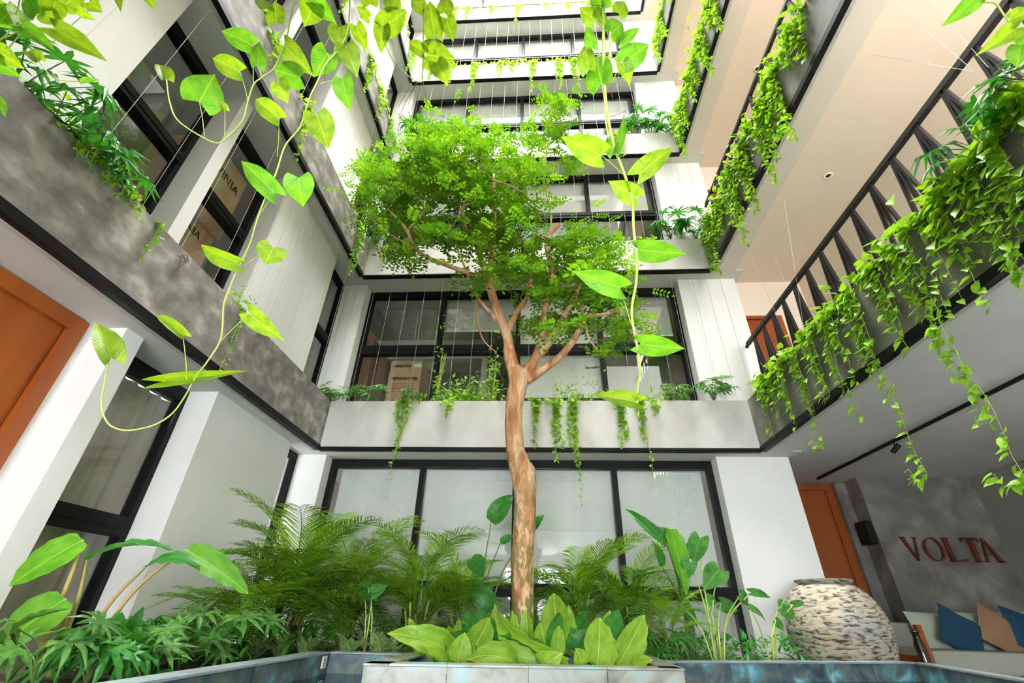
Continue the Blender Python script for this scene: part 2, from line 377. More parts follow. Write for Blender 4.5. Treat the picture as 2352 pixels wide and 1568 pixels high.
# unseen passage behind the camera, added to cut daylight from behind
walle = sroot('wall_light_screen')
MB().box((-6, -5.4, 0), (-1.3, -5.2, 2.8)).box((1.3, -5.4, 0), (9, -5.2, 2.8)).box((-1.3, -5.4, 2.4), (1.3, -5.2, 2.8)).build('wall_panel', 'white', walle)
MB().box((-4.1, -5.2, 0), (-3.9, -2.2, 2.8)).box((6.9, -5.2, 0), (7.1, -2.2, 2.8)).build('side_panel', 'white', walle)
struct(MB().box((-6.6, -5.4, 2.812), (9, -2.2, 3.0)).build('ceiling', 'soffit'))  # unseen roof of the added passage, also holding back daylight
# lobby back
vw = sroot('wall_lobby')
MB().box((4.7, 7.0, .25), (6.3, 7.8, 2.83)).build('wall_panel', 'concrete_dark', vw)
MB().box((3.28, 7.5, .25), (4.7, 7.7, 2.83)).build('wall_panel', 'white', vw)
dl = door(8, None)
MB().box((3.6, 7.40, .25), (4.42, 7.44, 2.76)).build('door_panel', 'wood', dl)
f = MB().box((3.5, 7.36, .25), (3.6, 7.45, 2.8)).box((4.42, 7.36, .25), (4.54, 7.45, 2.8)).box((3.6, 7.36, 2.72), (4.42, 7.45, 2.8)); f.build('door_frame', 'wood', dl)
for (a, b) in ((.45, 1.2), (1.35, 2.55)):
    MB().box((3.78, 7.39, a), (4.3, 7.40, b)).build('inset_panel', 'wood', dl, bevel=.004)
MB().box((4.54, 7.3, .25), (4.70, 7.46, 2.82)).build('trim_panel', 'concrete_dark', vw)
pier = struct(MB().box((3.12, WBY+.3, .25), (3.3, 7.5, 2.82)).build('wall_side', 'white'))

# ---- rooms behind back windows and left windows (simple shells)
room = sroot('wall_room')
for k in range(0, 6):
    z0 = .05 if k == 0 else zb(k)+.2; z1 = zb(k+1)+.01
    s = MB().box((-3.4, 9.4, z0), (3.1, 9.5, z1)).box((-3.5, WBY+.33, z0), (-3.4, 9.4, z1)).box((3.0, WBY+.33, z0), (3.1, 9.4, z1)); s.build('room_wall', 'roomwall', room)
    s = MB().box((-6.5, -2.2, z0), (-6.4, 6.0, z1)).box((-6.4, 5.9, z0), (-3.6, 6.0, z1)).box((-6.4, -2.2, z0), (-3.6, -2.1, z1)); s.build('room_wall', 'roomwall', room)
# roller blinds
def blind(x0, x1, z0, z1, m, label, y=6.36, grp=None):
    t = thing('roller_blind', label, 'blind', ((x0+x1)/2, y, z1), grp)
    MB().box((x0, y, z0), (x1, y+.004, z1)).build('fabric', m, t)
    MB().box((x0, y-.008, z0-.02), (x1, y+.012, z0)).build('bottom_bar', 'paper', t)
    MB().tube([(x0, y+.03, z1+.0), (x1, y+.03, z1+.0)], .025, 10).build('roller', 'paper', t)
XS = [-2.88]+MU+[2.26]
SEC = ['leftmost', 'second', 'third', 'rightmost']
for i in range(4):
    blind(XS[i]+.04, XS[i+1]-.04, .45, 2.77, 'blind', 'pale roller blind drawn behind the %s pane of the ground floor back window' % SEC[i])
for k in range(2, 6):
    for i in range(4):
        blind(XS[i]+.04, XS[i+1]-.04, zb(k)+[1.95, 2.1][(i+k) % 2], zb(k)+2.97, 'blind', 'light grey roller blind half lowered behind the %s pane of the %s floor back window' % (SEC[i], ORD[k]))
blind(XS[1]+.04, XS[2]-.04, 5.08, 5.77, 'blindgrey', 'grey roller blind lowered behind second pane of first floor back window')
blind(XS[3]+.04, XS[4]-.04, 4.95, 5.77, 'blindgrey', 'grey roller blind lowered behind right pane of first floor back window')
blind(XS[2]+.04, XS[3]-.04, 3.85, 5.77, 'blind', 'white roller blind standing in for reflection in third pane of first floor back window')  # white sheet added to imitate the bright reflection in this pane
cu = thing('curtain', 'brownish curtain hanging behind tall ground floor window on the left', 'curtain', (-3.66, 3.4, 2.75))
mbc = MB(); pts = [(-3.66+.02*math.sin(i*1.3), 2.85+i*.03) for i in range(38)]
mbc.add([(x, y, .35) for x, y in pts]+[(x, y, 2.68) for x, y in pts], [(i, i+1, 39+i, 38+i) for i in range(37)]); mbc.build('cloth', 'blindtan', cu, smooth=True)
MB().tube([(-3.66, 2.85, 2.7), (-3.66, 3.95, 2.7)], .012, 8).build('rod', 'black', cu)

# ------------------------------------------------------------------ concrete planter beams of the ring
TH = .04
def beam(k, side):
    z = zb(k); ztop = z+.72
    nm = dict(back='back', left='left', right='right', front='near')[side]
    t = thing('planter_beam', 'raw concrete planter beam along the %s side of the atrium at %s floor' % (nm, ORD[k]), 'planter', {'back': (0, YB, z), 'left': (XL, 2.5, z), 'right': (XR, 2.5, z), 'front': (0, YF, z)}[side])
    if side == 'back':
        MB().box((XL, YB, z+.05), (XR, YB+.06, ztop)).build('concrete_face', 'concrete', t)
        MB().box((XL, YB-.012, z), (XR, YB+.05, z+.05)).build('steel_edge', 'black', t)
        MB().box((XL, YB-.03, z+.012), (XR, YB-.012, z+.03)).build('drip_lip', 'blackmatte', t)
        MB().box((XL, YB+.06, z+.2), (XR, WBY-.02, ztop-.08)).build('soil', 'soil', t)
    elif side == 'front':
        MB().box((XL, YF-.06, z+.05), (XR, YF, ztop)).build('concrete_face', 'concrete', t)
        MB().box((XL, YF-.05, z), (XR, YF+.012, z+.05)).build('steel_edge', 'black', t)
        MB().box((XL, YF-.35, z+.2), (XR, YF-.06, ztop-.08)).build('soil', 'soil', t)
    else:
        sgn = -1 if side == 'left' else 1; X = XL if side == 'left' else XR
        def bb(a, b, y0, y1, z0, z1):
            lo, hi = sorted((X+sgn*a, X+sgn*b)); return MB().box((lo, y0, z0), (hi, y1, z1))
        y1 = YB+.06
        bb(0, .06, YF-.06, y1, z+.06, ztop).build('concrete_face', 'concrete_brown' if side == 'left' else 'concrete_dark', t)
        bb(-.014, .05, YF, YB-.014, z, z+.07).build('steel_edge', 'black', t)
        bb(.05, .09, YF, YB, z-.004, z+.01).build('drip_lip', 'zinc', t)
        w = .235 if side == 'left' else .22
        bb(.06, w, YF, y1, z+.2, ztop-.08).build('soil', 'soil', t)
    return t
for k in range(1, STOREYS+1):
    for s in ('back', 'left', 'right', 'front'): beam(k, s)

# ------------------------------------------------------------------ railings on the right
def railing(k):
    z = zb(k)
    t = thing('railing', 'black steel railing of fanned bars above the right planter on the %s floor' % ORD[k], 'railing', (3.1, 3, z+.2))
    zt = z+1.68
    MB().box((3.075, -1.5, zt-.05), (3.125, 5.85, zt)).build('handrail', 'railmetal', t)
    MB().tube([(3.1, 5.85, zt-.03), (3.1, 5.9, zt-.05)], .025, 8).build('rail_end', 'railmetal', t)
    MB().box((3.085, -1.5, z+.22), (3.115, 5.85, z+.25)).build('bottom_rail', 'railmetal', t)
    ms = {}
    for d in (-1, 0, 1):
        a = Vector((0, d*.008, 0)); b = Vector((0, d*.17, -1.42))
        q = MB(); w = .011; h = .017
        q.add([(-h, a.y-w, 0), (h, a.y-w, 0), (h, a.y+w, 0), (-h, a.y+w, 0), (-h, b.y-w, b.z), (h, b.y-w, b.z), (h, b.y+w, b.z), (-h, b.y+w, b.z)],
              [(0,1,2,3),(7,6,5,4),(0,4,5,1),(1,5,6,2),(2,6,7,3),(3,7,4,0)])
        ms[d] = q.mesh('bar', 'railmetal')
    y = 5.62
    while y > -1.3:
        for d in (-1, 0, 1):
            link('bar', ms[d], t, Matrix.Translation((3.1, y, zt-.05)))
        y -= .295
for k in range(1, 5): railing(k)

# ------------------------------------------------------------------ hanging cables
cab = MB().tube([(0, 0, 0), (0, 0, -2.3)], .0019, 5).mesh('steel_cable', 'cable')
def cable(x, y, z, grp, lab):
    o = link('steel_cable', cab, None, Matrix.Translation((x, y, z))); tag(o, lab, 'cable', grp)
for k in range(1, 5):
    g = 'thin steel cables before the %s floor back windows' % ORD[k]; lab = 'thin steel cable hanging straight down before the %s floor back windows' % ORD[k]
    for i in range(19):
        cable(-2.75+i*.29, 5.85, zb(k+1)+.03, g, lab)
    g = 'thin steel cables before the %s floor left wall' % ORD[k]; lab = 'thin steel cable hanging straight down before the %s floor left wall' % ORD[k]
    for i in range(10 if k < 3 else 0): cable(-3.06, 1.35+i*.45, zb(k+1)+.03, g, lab)
def guy(a, b, lab):
    o = MB().tube([a, b], .0018, 5).build('guy_wire', 'cable'); tag(o, lab, 'wire', 'guy wires slanting up from the right planter')
A0 = [at(1850, 770, 'x', 2.95), at(2240, 165, 'x', 2.95), at(2240, 165, 'x', 2.95), at(1850, 775, 'x', 2.95), at(1812, 790, 'x', 2.95), at(2270, 155, 'x', 2.95)]
B0 = [at(1780, 590, 'z', 5.7), at(2005, 125, 'z', 5.6), at(2045, 0, 'z', 5.75), at(1800, 455, 'z', 5.75), at(1640, 390, 'z', 5.75), at(2135, 0, 'z', 5.7)]
for a, b in zip(A0, B0): guy(a, b, 'thin wire slanting from right planter up to the ceiling beam above')
#=== PART2 ===
# ------------------------------------------------------------------ leaf shapes (unit length along +Y, blade normal +Z)
def strip_leaf(prof, cup=.12, droop=.25, wave=0, lobes=None, lift=0, fold=0):
    """prof: list of (t, halfwidth); 4 cross points + midrib"""
    q = MB(); vs = []
    for i, (t, w) in enumerate(prof):
        wv = wave*math.sin(i*2.1); z = -droop*t*t + lift*t
        for sx in (-1, -.5, 0, .5, 1):
            back = 0
            if lobes and i < len(lobes): back = -lobes[i]*abs(sx)
            vs.append((sx*w, t+back, z+cup*w*abs(sx)*2*(1-.5*abs(sx))+wv*abs(sx)*(1 if sx > 0 else -.8)+fold*abs(sx)*w))
    fs = [(i*5+j, i*5+j+1, i*5+j+6, i*5+j+5) for i in range(len(prof)-1) for j in range(4)]
    return q.add(vs, fs)
HEART = [(0, .02), (.0, .30), (.10, .41), (.25, .46), (.42, .43), (.60, .33), (.76, .21), (.90, .08), (1, .004)]
_H = HEART
HEART = [(0, .02), (.0, .16), (.0, .30), (.045, .37), (.10, .415), (.17, .445), (.25, .46), (.33, .455), (.42, .43), (.51, .39), (.60, .335), (.68, .275), (.76, .205), (.84, .13), (.90, .08), (.96, .03), (1, .004)]
HL = [0, .11, .20, .16, .12, .08, .05, .03, .015]
POTH = [strip_leaf(HEART, cup=c, droop=d, lobes=HL, wave=w, fold=fo).mesh('leaf', 'pothos', True) for c, d, w, fo in ((.10, .20, .006, 0), (.22, .35, .006, .1), (.05, .10, .008, 0))]
POTH = POTH[:2]+[POTH[2]]+[strip_leaf(HEART, cup=.16, droop=.28, lobes=HL, wave=.008).mesh('leaf', 'pothosdeep', True)]
POTHD = [m.copy() for m in POTH]
VLEAF = [strip_leaf([(0, .02), (.0, .24), (.2, .36), (.5, .30), (.8, .12), (1, .004)], cup=c, droop=d, lobes=[0, .12, .04]).mesh('leaf', 'vineleaf', True) for c, d in ((.15, .3), (.25, .15))]
def frame(P0, P1, nrm, wr, zr=1):
    y = P1-P0; L = y.length; y = y/L; z = nrm-y*nrm.dot(y)
    if z.length < 1e-5: z = y.orthogonal()
    z.normalize(); x = y.cross(z)
    m = Matrix((x*L*wr, y*L, z*L*zr)).transposed().to_4x4(); m.translation = P0; return m
def rv(s=1): return Vector((random.uniform(-s, s), random.uniform(-s, s), random.uniform(-s, s)))

# leaves and stems given by their picture position on a plane at depth dep(px,py)
#PV
def pvine(label, stems, leaves, dep, group, srad=.0035, meshes=POTH, tilt=.45, cat='vine', smat='stem', roots=(), anchor=None):
    def P(p):
        r = ray(*p); return CAM+r*(dep(*p)/r.dot(W))
    top = P(stems[0][0]); t = thing('pothos_vine', label, cat, top, group)
    for i, s in enumerate(stems):
        w0 = [P(p[:2]) for p in s]
        if s[0][1] < -20 or s[0][0] < -20: w0 = [Vector(anchor or (w0[0].x, YF+.015, max(3.54, w0[0].z+.1)))]+w0
        pts = spline(w0, 6); rr = srad*(1 if i == 0 else .75)
        MB().tube(pts, curve_r([rr, rr*.9, rr*.8], len(pts)), 7).build('stem', smat, t, smooth=True)
    for s in roots:
        pts = spline([P(p[:2]) for p in s], 5); MB().tube(pts, curve_r([.0014, .0007], len(pts)), 5).build('aerial_root', 'twig', t, smooth=True)
    for L in leaves:
        bx, by, tx, ty, w = L[:5]; k = L[5] if len(L) > 5 else 0
        if random.random() < .35: k = 3
        b = P((bx, by)); e = P((tx, ty)); e = e+W*random.uniform(-.02, .03)
        vd = (b-CAM).normalized(); n = -vd+rv(tilt*.6)
        if len(L) > 6: n = Vector(L[6])
        px = math.hypot(tx-bx, ty-by); 
        lf = link('leaf', meshes[k % len(meshes)], t, frame(b, e, n, w/px/.92))
        if len(L) > 7:
            pt = P(L[7]); mid = (pt+b)/2+Vector((0, 0, .006)); pp = spline([pt, mid, b], 4)
            pe = MB().tube(pp, .0016, 5).build('petiole', smat, t, smooth=True); pe.parent = lf; pe.matrix_parent_inverse = lf.matrix_basis.inverted()
    return t
dA = lambda x, y: 1.75-.0002*(y-400)
N_ = None
A_st = [[(800, -60), (800, 60), (780, 110), (750, 145), (728, 190), (710, 228), (690, 290), (655, 335), (635, 395), (612, 448), (592, 500), (574, 560), (545, 620), (528, 660), (514, 700), (508, 775), (480, 825), (450, 865), (428, 905), (400, 945), (370, 968), (335, 982), (285, 988), (248, 972), (233, 930), (240, 880), (250, 830)]]
A_lv = [(631, 444, 542, 353, 46, 0), (686, 408, 688, 468, 66, 2), (547, 602, 432, 565, 40, 1), (628, 568, 610, 607, 64, 2), (573, 720, 646, 780, 44, 0), (420, 770, 340, 702, 24, 1), (256, 822, 220, 722, 52, 1), (372, 876, 540, 852, 30, 1),
        (727, 264, 750, 331, 62, 0), (787, 182, 796, 244, 48, 2), (780, 62, 776, 110, 46, 0), (752, 122, 722, 172, 56, 2), (795, 106, 820, 170, 46, 0)]
PET = {0: (592, 500), 1: (634, 445), 2: (520, 690), 3: (560, 610), 4: (500, 790), 5: (430, 885), 8: (682, 298), 9: (735, 192), 10: (765, 130), 11: (755, 138), 12: (776, 112)}
A_lv = [tuple(L)+((N_,) if False else ()) for L in A_lv]
def withpet(lv, pet):
    out = []
    for i, L in enumerate(lv):
        if i in pet:
            vd = ray(L[0], L[1]); out.append((*L, tuple(-vd+rv(.3)), pet[i]))
        else: out.append(L)
    return out
pvine('long pothos vine in front of the left wall, ending in an upturned loop', A_st, withpet(A_lv, PET), dA, None,
      roots=[[(402, 950), (385, 985)], [(690, 300), (712, 330), (715, 345)], [(520, 675), (536, 690), (528, 710)], [(750, 145), (745, 175), (752, 190)]])
B_st = [[(690, -50), (672, 20), (655, 100), (630, 155), (604, 176), (582, 195), (568, 238), (558, 275), (530, 308), (500, 328), (460, 312), (408, 276), (390, 235), (382, 182)]]
B_lv = [(578, 103, 499, 66, 46, 0), (551, 165, 476, 129, 46, 1), (458, 234, 494, 168, 84, 2), (641, 272, 565, 208, 44, 1), (690, 178, 617, 158, 56, 0), (655, 105, 710, 167, 48, 0), (382, 182, 354, 118, 34, 1), (516, 252, 505, 225, 20, 1), (592, 150, 600, 92, 34, 0), (635, 49, 622, -12, 46, 2), (640, 190, 660, 236, 44, 0), (612, 20, 590, -25, 40, 0)]
pvine('pothos vine curling in a wide hook before the upper left window', B_st, withpet(B_lv, {0: (582, 195), 1: (570, 235), 2: (470, 316), 3: (637, 360), 4: (635, 150), 5: (640, 130), 7: (515, 325), 8: (600, 178), 9: (665, 70), 10: (630, 155)}), lambda x, y: 1.95, None)
C_st = [[(972, -50), (973, 50), (972, 120), (970, 188)], [(880, 62), (884, 98), (905, 142), (935, 172), (960, 188), (972, 186)]]
C_lv = [(971, 22, 935, -22, 32, 0), (998, 82, 983, -8, 46, 0), (1025, 42, 1042, 96, 40, 2), (1020, 30, 1030, -16, 40, 0), (975, 122, 928, 84, 30, 1), (980, 126, 1046, 138, 64, 2), (1003, 143, 1028, 192, 44, 0), (880, 62, 938, 21, 56, 0), (878, 62, 874, 113, 38, 1), (847, 40, 817, 18, 26, 0), (819, 60, 838, 108, 34, 0), (723, 6, 694, 54, 54, 2), (722, 4, 764, 42, 38, 0), (905, 20, 890, -25, 40, 1), (850, 10, 840, -30, 40, 2)]
pvine('pothos spray with brown roots hanging at the top centre left', C_st, withpet(C_lv, {1: (1000, 140), 5: (968, 180), 6: (985, 185), 2: (1000, 120), 7: (884, 98), 0: (973, 50), 4: (972, 140)}), lambda x, y: 2.1, None,
      roots=[[(960, 188), (945, 215), (938, 240)], [(968, 188), (958, 240), (945, 300)], [(972, 188), (980, 240), (975, 290), (968, 340)], [(958, 188), (925, 250), (905, 330), (855, 400)], [(935, 175), (940, 200), (915, 245)]])
Dv_st = [[(1383, -60), (1386, 60), (1388, 190), (1400, 290), (1415, 350), (1436, 405), (1452, 462), (1455, 520), (1459, 560), (1463, 600), (1461, 650), (1452, 700), (1452, 735), (1463, 795), (1470, 850), (1463, 905), (1466, 958)], [(1400, 60), (1402, 120), (1392, 190), (1390, 260), (1398, 320)]]
D_lv = [(1380, 356, 1288, 315, 62, 0), (1410, 352, 1396, 302, 34, 1), (1468, 400, 1554, 322, 52, 0), (1461, 453, 1396, 418, 48, 2), (1468, 574, 1582, 586, 52, 0), (1424, 661, 1317, 624, 56, 0), (1471, 789, 1577, 805, 50, 0), (1463, 924, 1370, 900, 40, 1),
        (1382, 191, 1363, 106, 70, 2), (1352, 160, 1336, 95, 44, 1), (1362, 112, 1342, 60, 30, 1), (1403, 77, 1442, 38, 50, 0), (1434, 144, 1493, 98, 56, 2), (1430, 145, 1448, 190, 38, 1), (1365, 48, 1328, 12, 36, 0), (1372, 46, 1400, 14, 42, 1), (1420, 30, 1442, -8, 40, 0), (1425, 96, 1472, 68, 26, 1), (1416, 345, 1450, 240, 20, 1), (1390, 20, 1350, -20, 40, 0)]
pvine('long pothos vine with broad lime leaves hanging right of the tree', Dv_st, withpet(D_lv, {0: (1430, 400), 2: (1466, 470), 3: (1458, 470), 5: (1450, 745), 8: (1388, 230), 11: (1400, 95), 12: (1420, 175), 13: (1405, 190), 14: (1378, 60), 15: (1380, 60)}), lambda x, y: 1.75, None, srad=.006,
      roots=[[(1408, 228), (1402, 200), (1420, 185), (1428, 178)], [(1402, 268), (1420, 262), (1438, 254)], [(1432, 392), (1445, 370), (1465, 365), (1478, 378)], [(1408, 170), (1425, 168), (1444, 164)], [(1350, 10), (1385, 15), (1398, 22)], [(1470, 855), (1458, 880)]])
E_st = [[(2250, -60), (2290, 10), (2315, 45), (2340, 66), (2380, 90)]]
E_lv = [(2246, -8, 2195, 42, 40, 0), (2338, 64, 2266, 108, 46, 1), (2320, 45, 2375, 20, 40, 2), (2350, 75, 2390, 130, 40, 1), (2345, 105, 2330, 150, 46, 0)]
pvine('pothos sprig reaching in at the top right corner', E_st, E_lv, lambda x, y: 1.6, None, anchor=(1.9, YF+.015, 3.54))
F_st = [[(-60, 140), (0, 92), (25, 66), (40, 25), (50, -30)], [(-10, 95), (35, 75), (70, 40), (85, 25)], [(90, 140), (105, 162), (125, 180), (160, 186), (190, 186)], [(20, 110), (50, 75), (60, 62)]]
F_lv = [(90, 140, 40, 88, 30, 1), (0, 118, 48, 156, 46, 0), (125, 66, 222, 116, 52, 0), (52, 62, 112, 98, 38, 1), (48, 55, 24, -10, 40, 0), (85, 30, 60, -30, 50, 2), (100, 30, 135, 45, 46, 1), (120, 25, 150, -20, 46, 0), (180, 18, 204, 42, 26, 1), (190, 186, 224, 182, 14, 0), (150, 10, 190, -25, 46, 2), (205, 5, 225, 20, 34, 1), (-30, 120, 20, 170, 50, 1), (-10, 225, 18, 262, 26, 0), (20, 30, -15, 60, 46, 2), (262, -25, 284, 24, 20, 0), (325, -30, 345, 6, 32, 1), (60, 5, 110, 20, 40, 0), (-10, 10, 30, 40, 50, 1)]
pvine('pothos tangle over the left planter beam in the top left corner', F_st, F_lv, lambda x, y: 2.0, None, tilt=.9, anchor=(XL+.03, 1.0, 3.54))

# ------------------------------------------------------------------ small trailing vines
def bunch(q, P, n, sp, ls, nrm=None, wr=.7):
    for i in range(n):
        b = P+Vector((random.gauss(0, sp[0]), random.gauss(0, sp[1]), random.gauss(0, sp[2])))
        leaf1(q, b, ls*random.uniform(.7, 1.2), wr)
def leaf1(q, b, L, wr=.7, d=None, n=None):
    d = d or (Vector((random.uniform(-1, 1), random.uniform(-1, 1), random.uniform(-1.1, .3))).normalized())
    n = n or Vector((random.uniform(-.6, .6), random.uniform(-.9, .1), random.uniform(.2, 1)))
    m = frame(b, b+d*L, n, wr)
    q.add([m @ Vector(v) for v in ((0, 0, 0), (.42, .22, .10), (.36, .6, .04), (0, 1, -.14), (-.36, .6, .04), (-.42, .22, .10), (0, .5, 0))], [(0, 1, 6), (1, 2, 6), (2, 3, 6), (3, 4, 6), (4, 5, 6), (5, 0, 6)])
def trailer(label, top, length, out, ls=.055, dens=26, group=None, width=.07, mname='vineleaf', head=30, indiv=False, hs=(.12, .07, .05), name='trailing_vine', strands=2, hook=0):
    """vine spilling over a planter lip: top = point on the lip, out = unit vector away from the wall"""
    t = thing(name, label, 'vine', top, group); out = Vector(out); side = Vector((-out.y, out.x, 0))
    top = Vector(top); q = MB(); placed = 0
    for s in range(strands):
        Ls = length*(1 if s == 0 else random.uniform(.35, .85)); o = side*random.uniform(-width, width)*(0 if s == 0 else 1)
        pts = [top-out*.12+o+Vector((0, 0, -.06)), top+out*.0+o+Vector((0, 0, .025)), top+out*.035+o-Vector((0, 0, .05))]
        nseg = max(3, int(Ls/.12)); wob = Vector((0, 0, 0))
        for i in range(1, nseg+1):
            wob = wob*.8+side*random.uniform(-.022, .022)+out*random.uniform(-.008, .014)
            pts.append(top+o+out*.045+wob-Vector((0, 0, .05+Ls*i/nseg)))
        if hook and s == 0:
            e = pts[-1]; pts += [e+side*hook*.4-Vector((0, 0, .05)), e+side*hook-Vector((0, 0, .02)), e+side*hook*1.15+Vector((0, 0, .05))]
        sp = spline(pts, 4); MB().tube(sp, curve_r([.0035, .002, .0012], len(sp)), 5).build('stem', 'stem', t, smooth=True)
        nl = int(Ls*dens)
        for i in range(nl):
            f = (i+random.random())/nl; f = f*f*.4+f*.6; a = sp[min(int((.12+.88*f)*len(sp)), len(sp)-1)]
            w = width*(1-.75*f)*.6
            b = a+side*random.gauss(0, w*.5)+out*abs(random.gauss(0, .015))
            L = ls*random.uniform(.7, 1.25)*(1-.25*f)
            if indiv:
                d = (side*random.uniform(-1, 1)+out*random.uniform(.1, 1)-Vector((0, 0, random.uniform(.0, 1)))).normalized()
                link('leaf', random.choice(VLEAF), t, frame(b, b+d*L, out*.5+Vector((0, 0, random.uniform(.3, 1.2)))+rv(.4), 1.0)); placed += 1
                if random.random() < .4: q.tube([a, (a+b)/2+out*.01, b], .001, 3, False)
            else: leaf1(q, b, L)
    for i in range(head):
        b = top-out*.05+side*random.gauss(0, hs[0])+out*random.gauss(0, hs[1])+Vector((0, 0, abs(random.gauss(0, hs[2]))+.0-random.random()*.05))
        L = ls*random.uniform(.8, 1.4)
        if indiv:
            d = (side*random.uniform(-1, 1)+out*random.uniform(-.3, 1)+Vector((0, 0, random.uniform(-.7, .5)))).normalized()
            link('leaf', random.choice(VLEAF), t, frame(b, b+d*L, Vector((0, 0, 1))+out*.4+rv(.5), 1.0))
        else: leaf1(q, b, L)
    if q.v: 
        o = q.build('foliage' if not indiv else 'petiole', mname if not indiv else 'stem', t); o['kind'] = 'stuff'
    return t
# right planter beam, first floor: clumps from far to near with long strands
RC = [(5.30, .62, 0), (5.02, .45, 0), (4.75, .70, 0), (4.42, .95, .12), (4.10, .60, .10), (3.78, 1.0, 0), (3.42, 1.55, .12), (3.05, .75, 0), (2.72, 1.75, .14), (2.40, .85, 0), (2.12, 1.5, .1), (1.86, .9, 0), (1.60, 1.2, 0), (1.35, .8, 0)]
RN = ['farthest clump, at the back corner', 'second clump from the back corner', 'third clump from the back corner', 'fourth clump, strand ending in a hook', 'fifth clump, ending in a small curl', 'sixth clump, hanging straight', 'seventh clump, hooked beside the door', 'eighth clump, short', 'ninth clump, crossing the wall letters', 'tenth clump, medium', 'eleventh clump, curled at the tip', 'twelfth clump, close and leafy', 'thirteenth clump, near the picture edge', 'nearest clump to the viewer']
for (y, L, hk), nm in zip(RC, RN):
    trailer('vine over the first floor right planter, '+nm, (XR, y, 3.50), L, (-1, 0, 0), ls=.088 if y > 2.5 else .10, dens=40, indiv=True, head=52 if y > 2.5 else 75, width=.10, hs=(.13, .06, .09), strands=4, hook=-hk, group='vines over the first floor right planter')
for k, ys in ((2, (5.4, 5.0, 4.55, 4.1, 3.6, 3.1, 2.6)), (3, (5.45, 5.1, 4.6, 4.0, 3.4)), (4, (5.4, 4.9, 4.3, 3.6)), (5, (5.3, 4.7, 4.0))):
    for i, y in enumerate(ys):
        trailer('vine spilling over the %s floor right planter, %s from back corner' % (ORD[k], ['first', 'second', 'third', 'fourth', 'fifth', 'sixth', 'seventh'][i]), (XR, y, zb(k)+.70), random.uniform(.5, 1.3), (-1, 0, 0), ls=.082, dens=120, head=170, width=.22, hs=(.24, .08, .10), strands=5, group='vines over the %s floor right planter' % ORD[k], mname='vineleaf' if k < 4 else 'vinepale')
# back planters
B1 = [(932, .78, 90), (1030, .18, 40), (1228, .62, 25), (1275, .80, 40), (1318, .85, 50), (1418, .62, 25), (1468, .55, 60), (1505, .16, 20)]
BN = ['left of the trunk, thick and long', 'short, left of the trunk', 'thin, just right of the trunk', 'second right of the trunk', 'third right of the trunk, densest', 'thin one below the right window panes', 'behind the tip of the long hanging vine', 'short sprig near the right pier']
for (px, L, hd), nm in zip(B1, BN):
    p = at(px, 925, 'y', YB)
    trailer('vine over the first floor back planter, '+nm, (p.x, YB, 3.51), L, (0, -1, 0), ls=.066, dens=130 if L > .3 else 160, head=hd, width=.10 if hd > 80 else .06, hs=(.09, .04, .05), strands=3, group='vines over the first floor back planter')
for (px, L, n) in ((925, 1.25, 'left of the trunk'), (1322, 1.35, 'right of the trunk'), (1474, 1.2, 'before the right window')):
    p = at(px, 925, 'y', YB); trailer('long thin vine strand dangling %s in front of ground floor window' % n, (p.x, YB-.01, 3.50), L, (0, -1, 0), ls=.062, dens=26, head=2, width=.05, strands=1, group='long strands before the ground floor window')
p = at(1450, 1040, 'y', YB)
for k, xs in ((2, (-2.7, 1.9)), (3, (-2.5, -1.9, -1.2, .9, 1.7)), (4, (-2.55, -2.1, -1.5, -.9, -.55, -.1, .6, .95, 1.6)), (5, (-2.7, -2.25, -1.9, -1.2, -.5, .35, .9, 1.5, 2.0)), (6, (-2.4, -1.2, 0, 1.3))):
    for i, x in enumerate(xs):
        trailer('pale vine hanging over the %s floor back planter, %s from the left' % (ORD[k], ['first', 'second', 'third', 'fourth', 'fifth', 'sixth', 'seventh', 'eighth', 'ninth'][i]), (x, YB, zb(k)+.70), random.uniform(.4, 1.3) if k > 2 else .35, (0, -1, 0), ls=.07, dens=85, head=90, width=.09, hs=(.22, .05, .06), strands=3, mname='vinepale' if k > 2 else 'vineleaf', group='vines over the %s floor back planter' % ORD[k])
# left planters
for k, ys in ((2, (5.2, 3.3, 2.4)), (3, (5.3, 4.7, 4.1, 3.0)), (4, (5.3, 4.6, 3.6)), (5, (5.2, 4.4))):
    for i, y in enumerate(ys):
        trailer('vine over the %s floor left planter, %s from the back corner' % (ORD[k], ['first', 'second', 'third', 'fourth'][i]), (XL, y, zb(k)+.70), random.uniform(.4, 1.1), (1, 0, 0), ls=.07, dens=80, head=90, width=.14, hs=(.2, .05, .07), strands=3, mname='vinepale' if k > 2 else 'vineleaf', group='vines over the %s floor left planter' % ORD[k])
p = at(368, 500, 'z', 3.52); p = at(368, 505, 'x', XL)
trailer('short compact vine tail hanging on the left concrete beam', (XL, p.y, 3.50), .34, (1, 0, 0), ls=.035, dens=190, head=14, width=.022, hs=(.04, .03, .03), strands=2)
p = at(562, 690, 'x', XL)
trailer('thin vine with an upright tuft on the left concrete beam', (XL, p.y, 3.50), .75, (1, 0, 0), ls=.04, dens=55, head=90, width=.02, hs=(.05, .04, .16), strands=2)
for (px, py) in ((300, 400), (270, 360), (240, 320), (205, 290), (330, 440)):
    p = at(px, py, 'x', XL)
    trailer('bright creeping plant on the first floor left planter, %s' % {300: 'below the dark window corner', 270: 'in the middle of the row', 240: 'beside the lobed leaves', 205: 'topmost of the row', 330: 'lowest of the row'}[px], (XL, p.y, 3.50), .12, (1, 0, 0), ls=.05, dens=80, head=60, width=.08, hs=(.08, .05, .07), strands=2, group='creepers on the left planter')
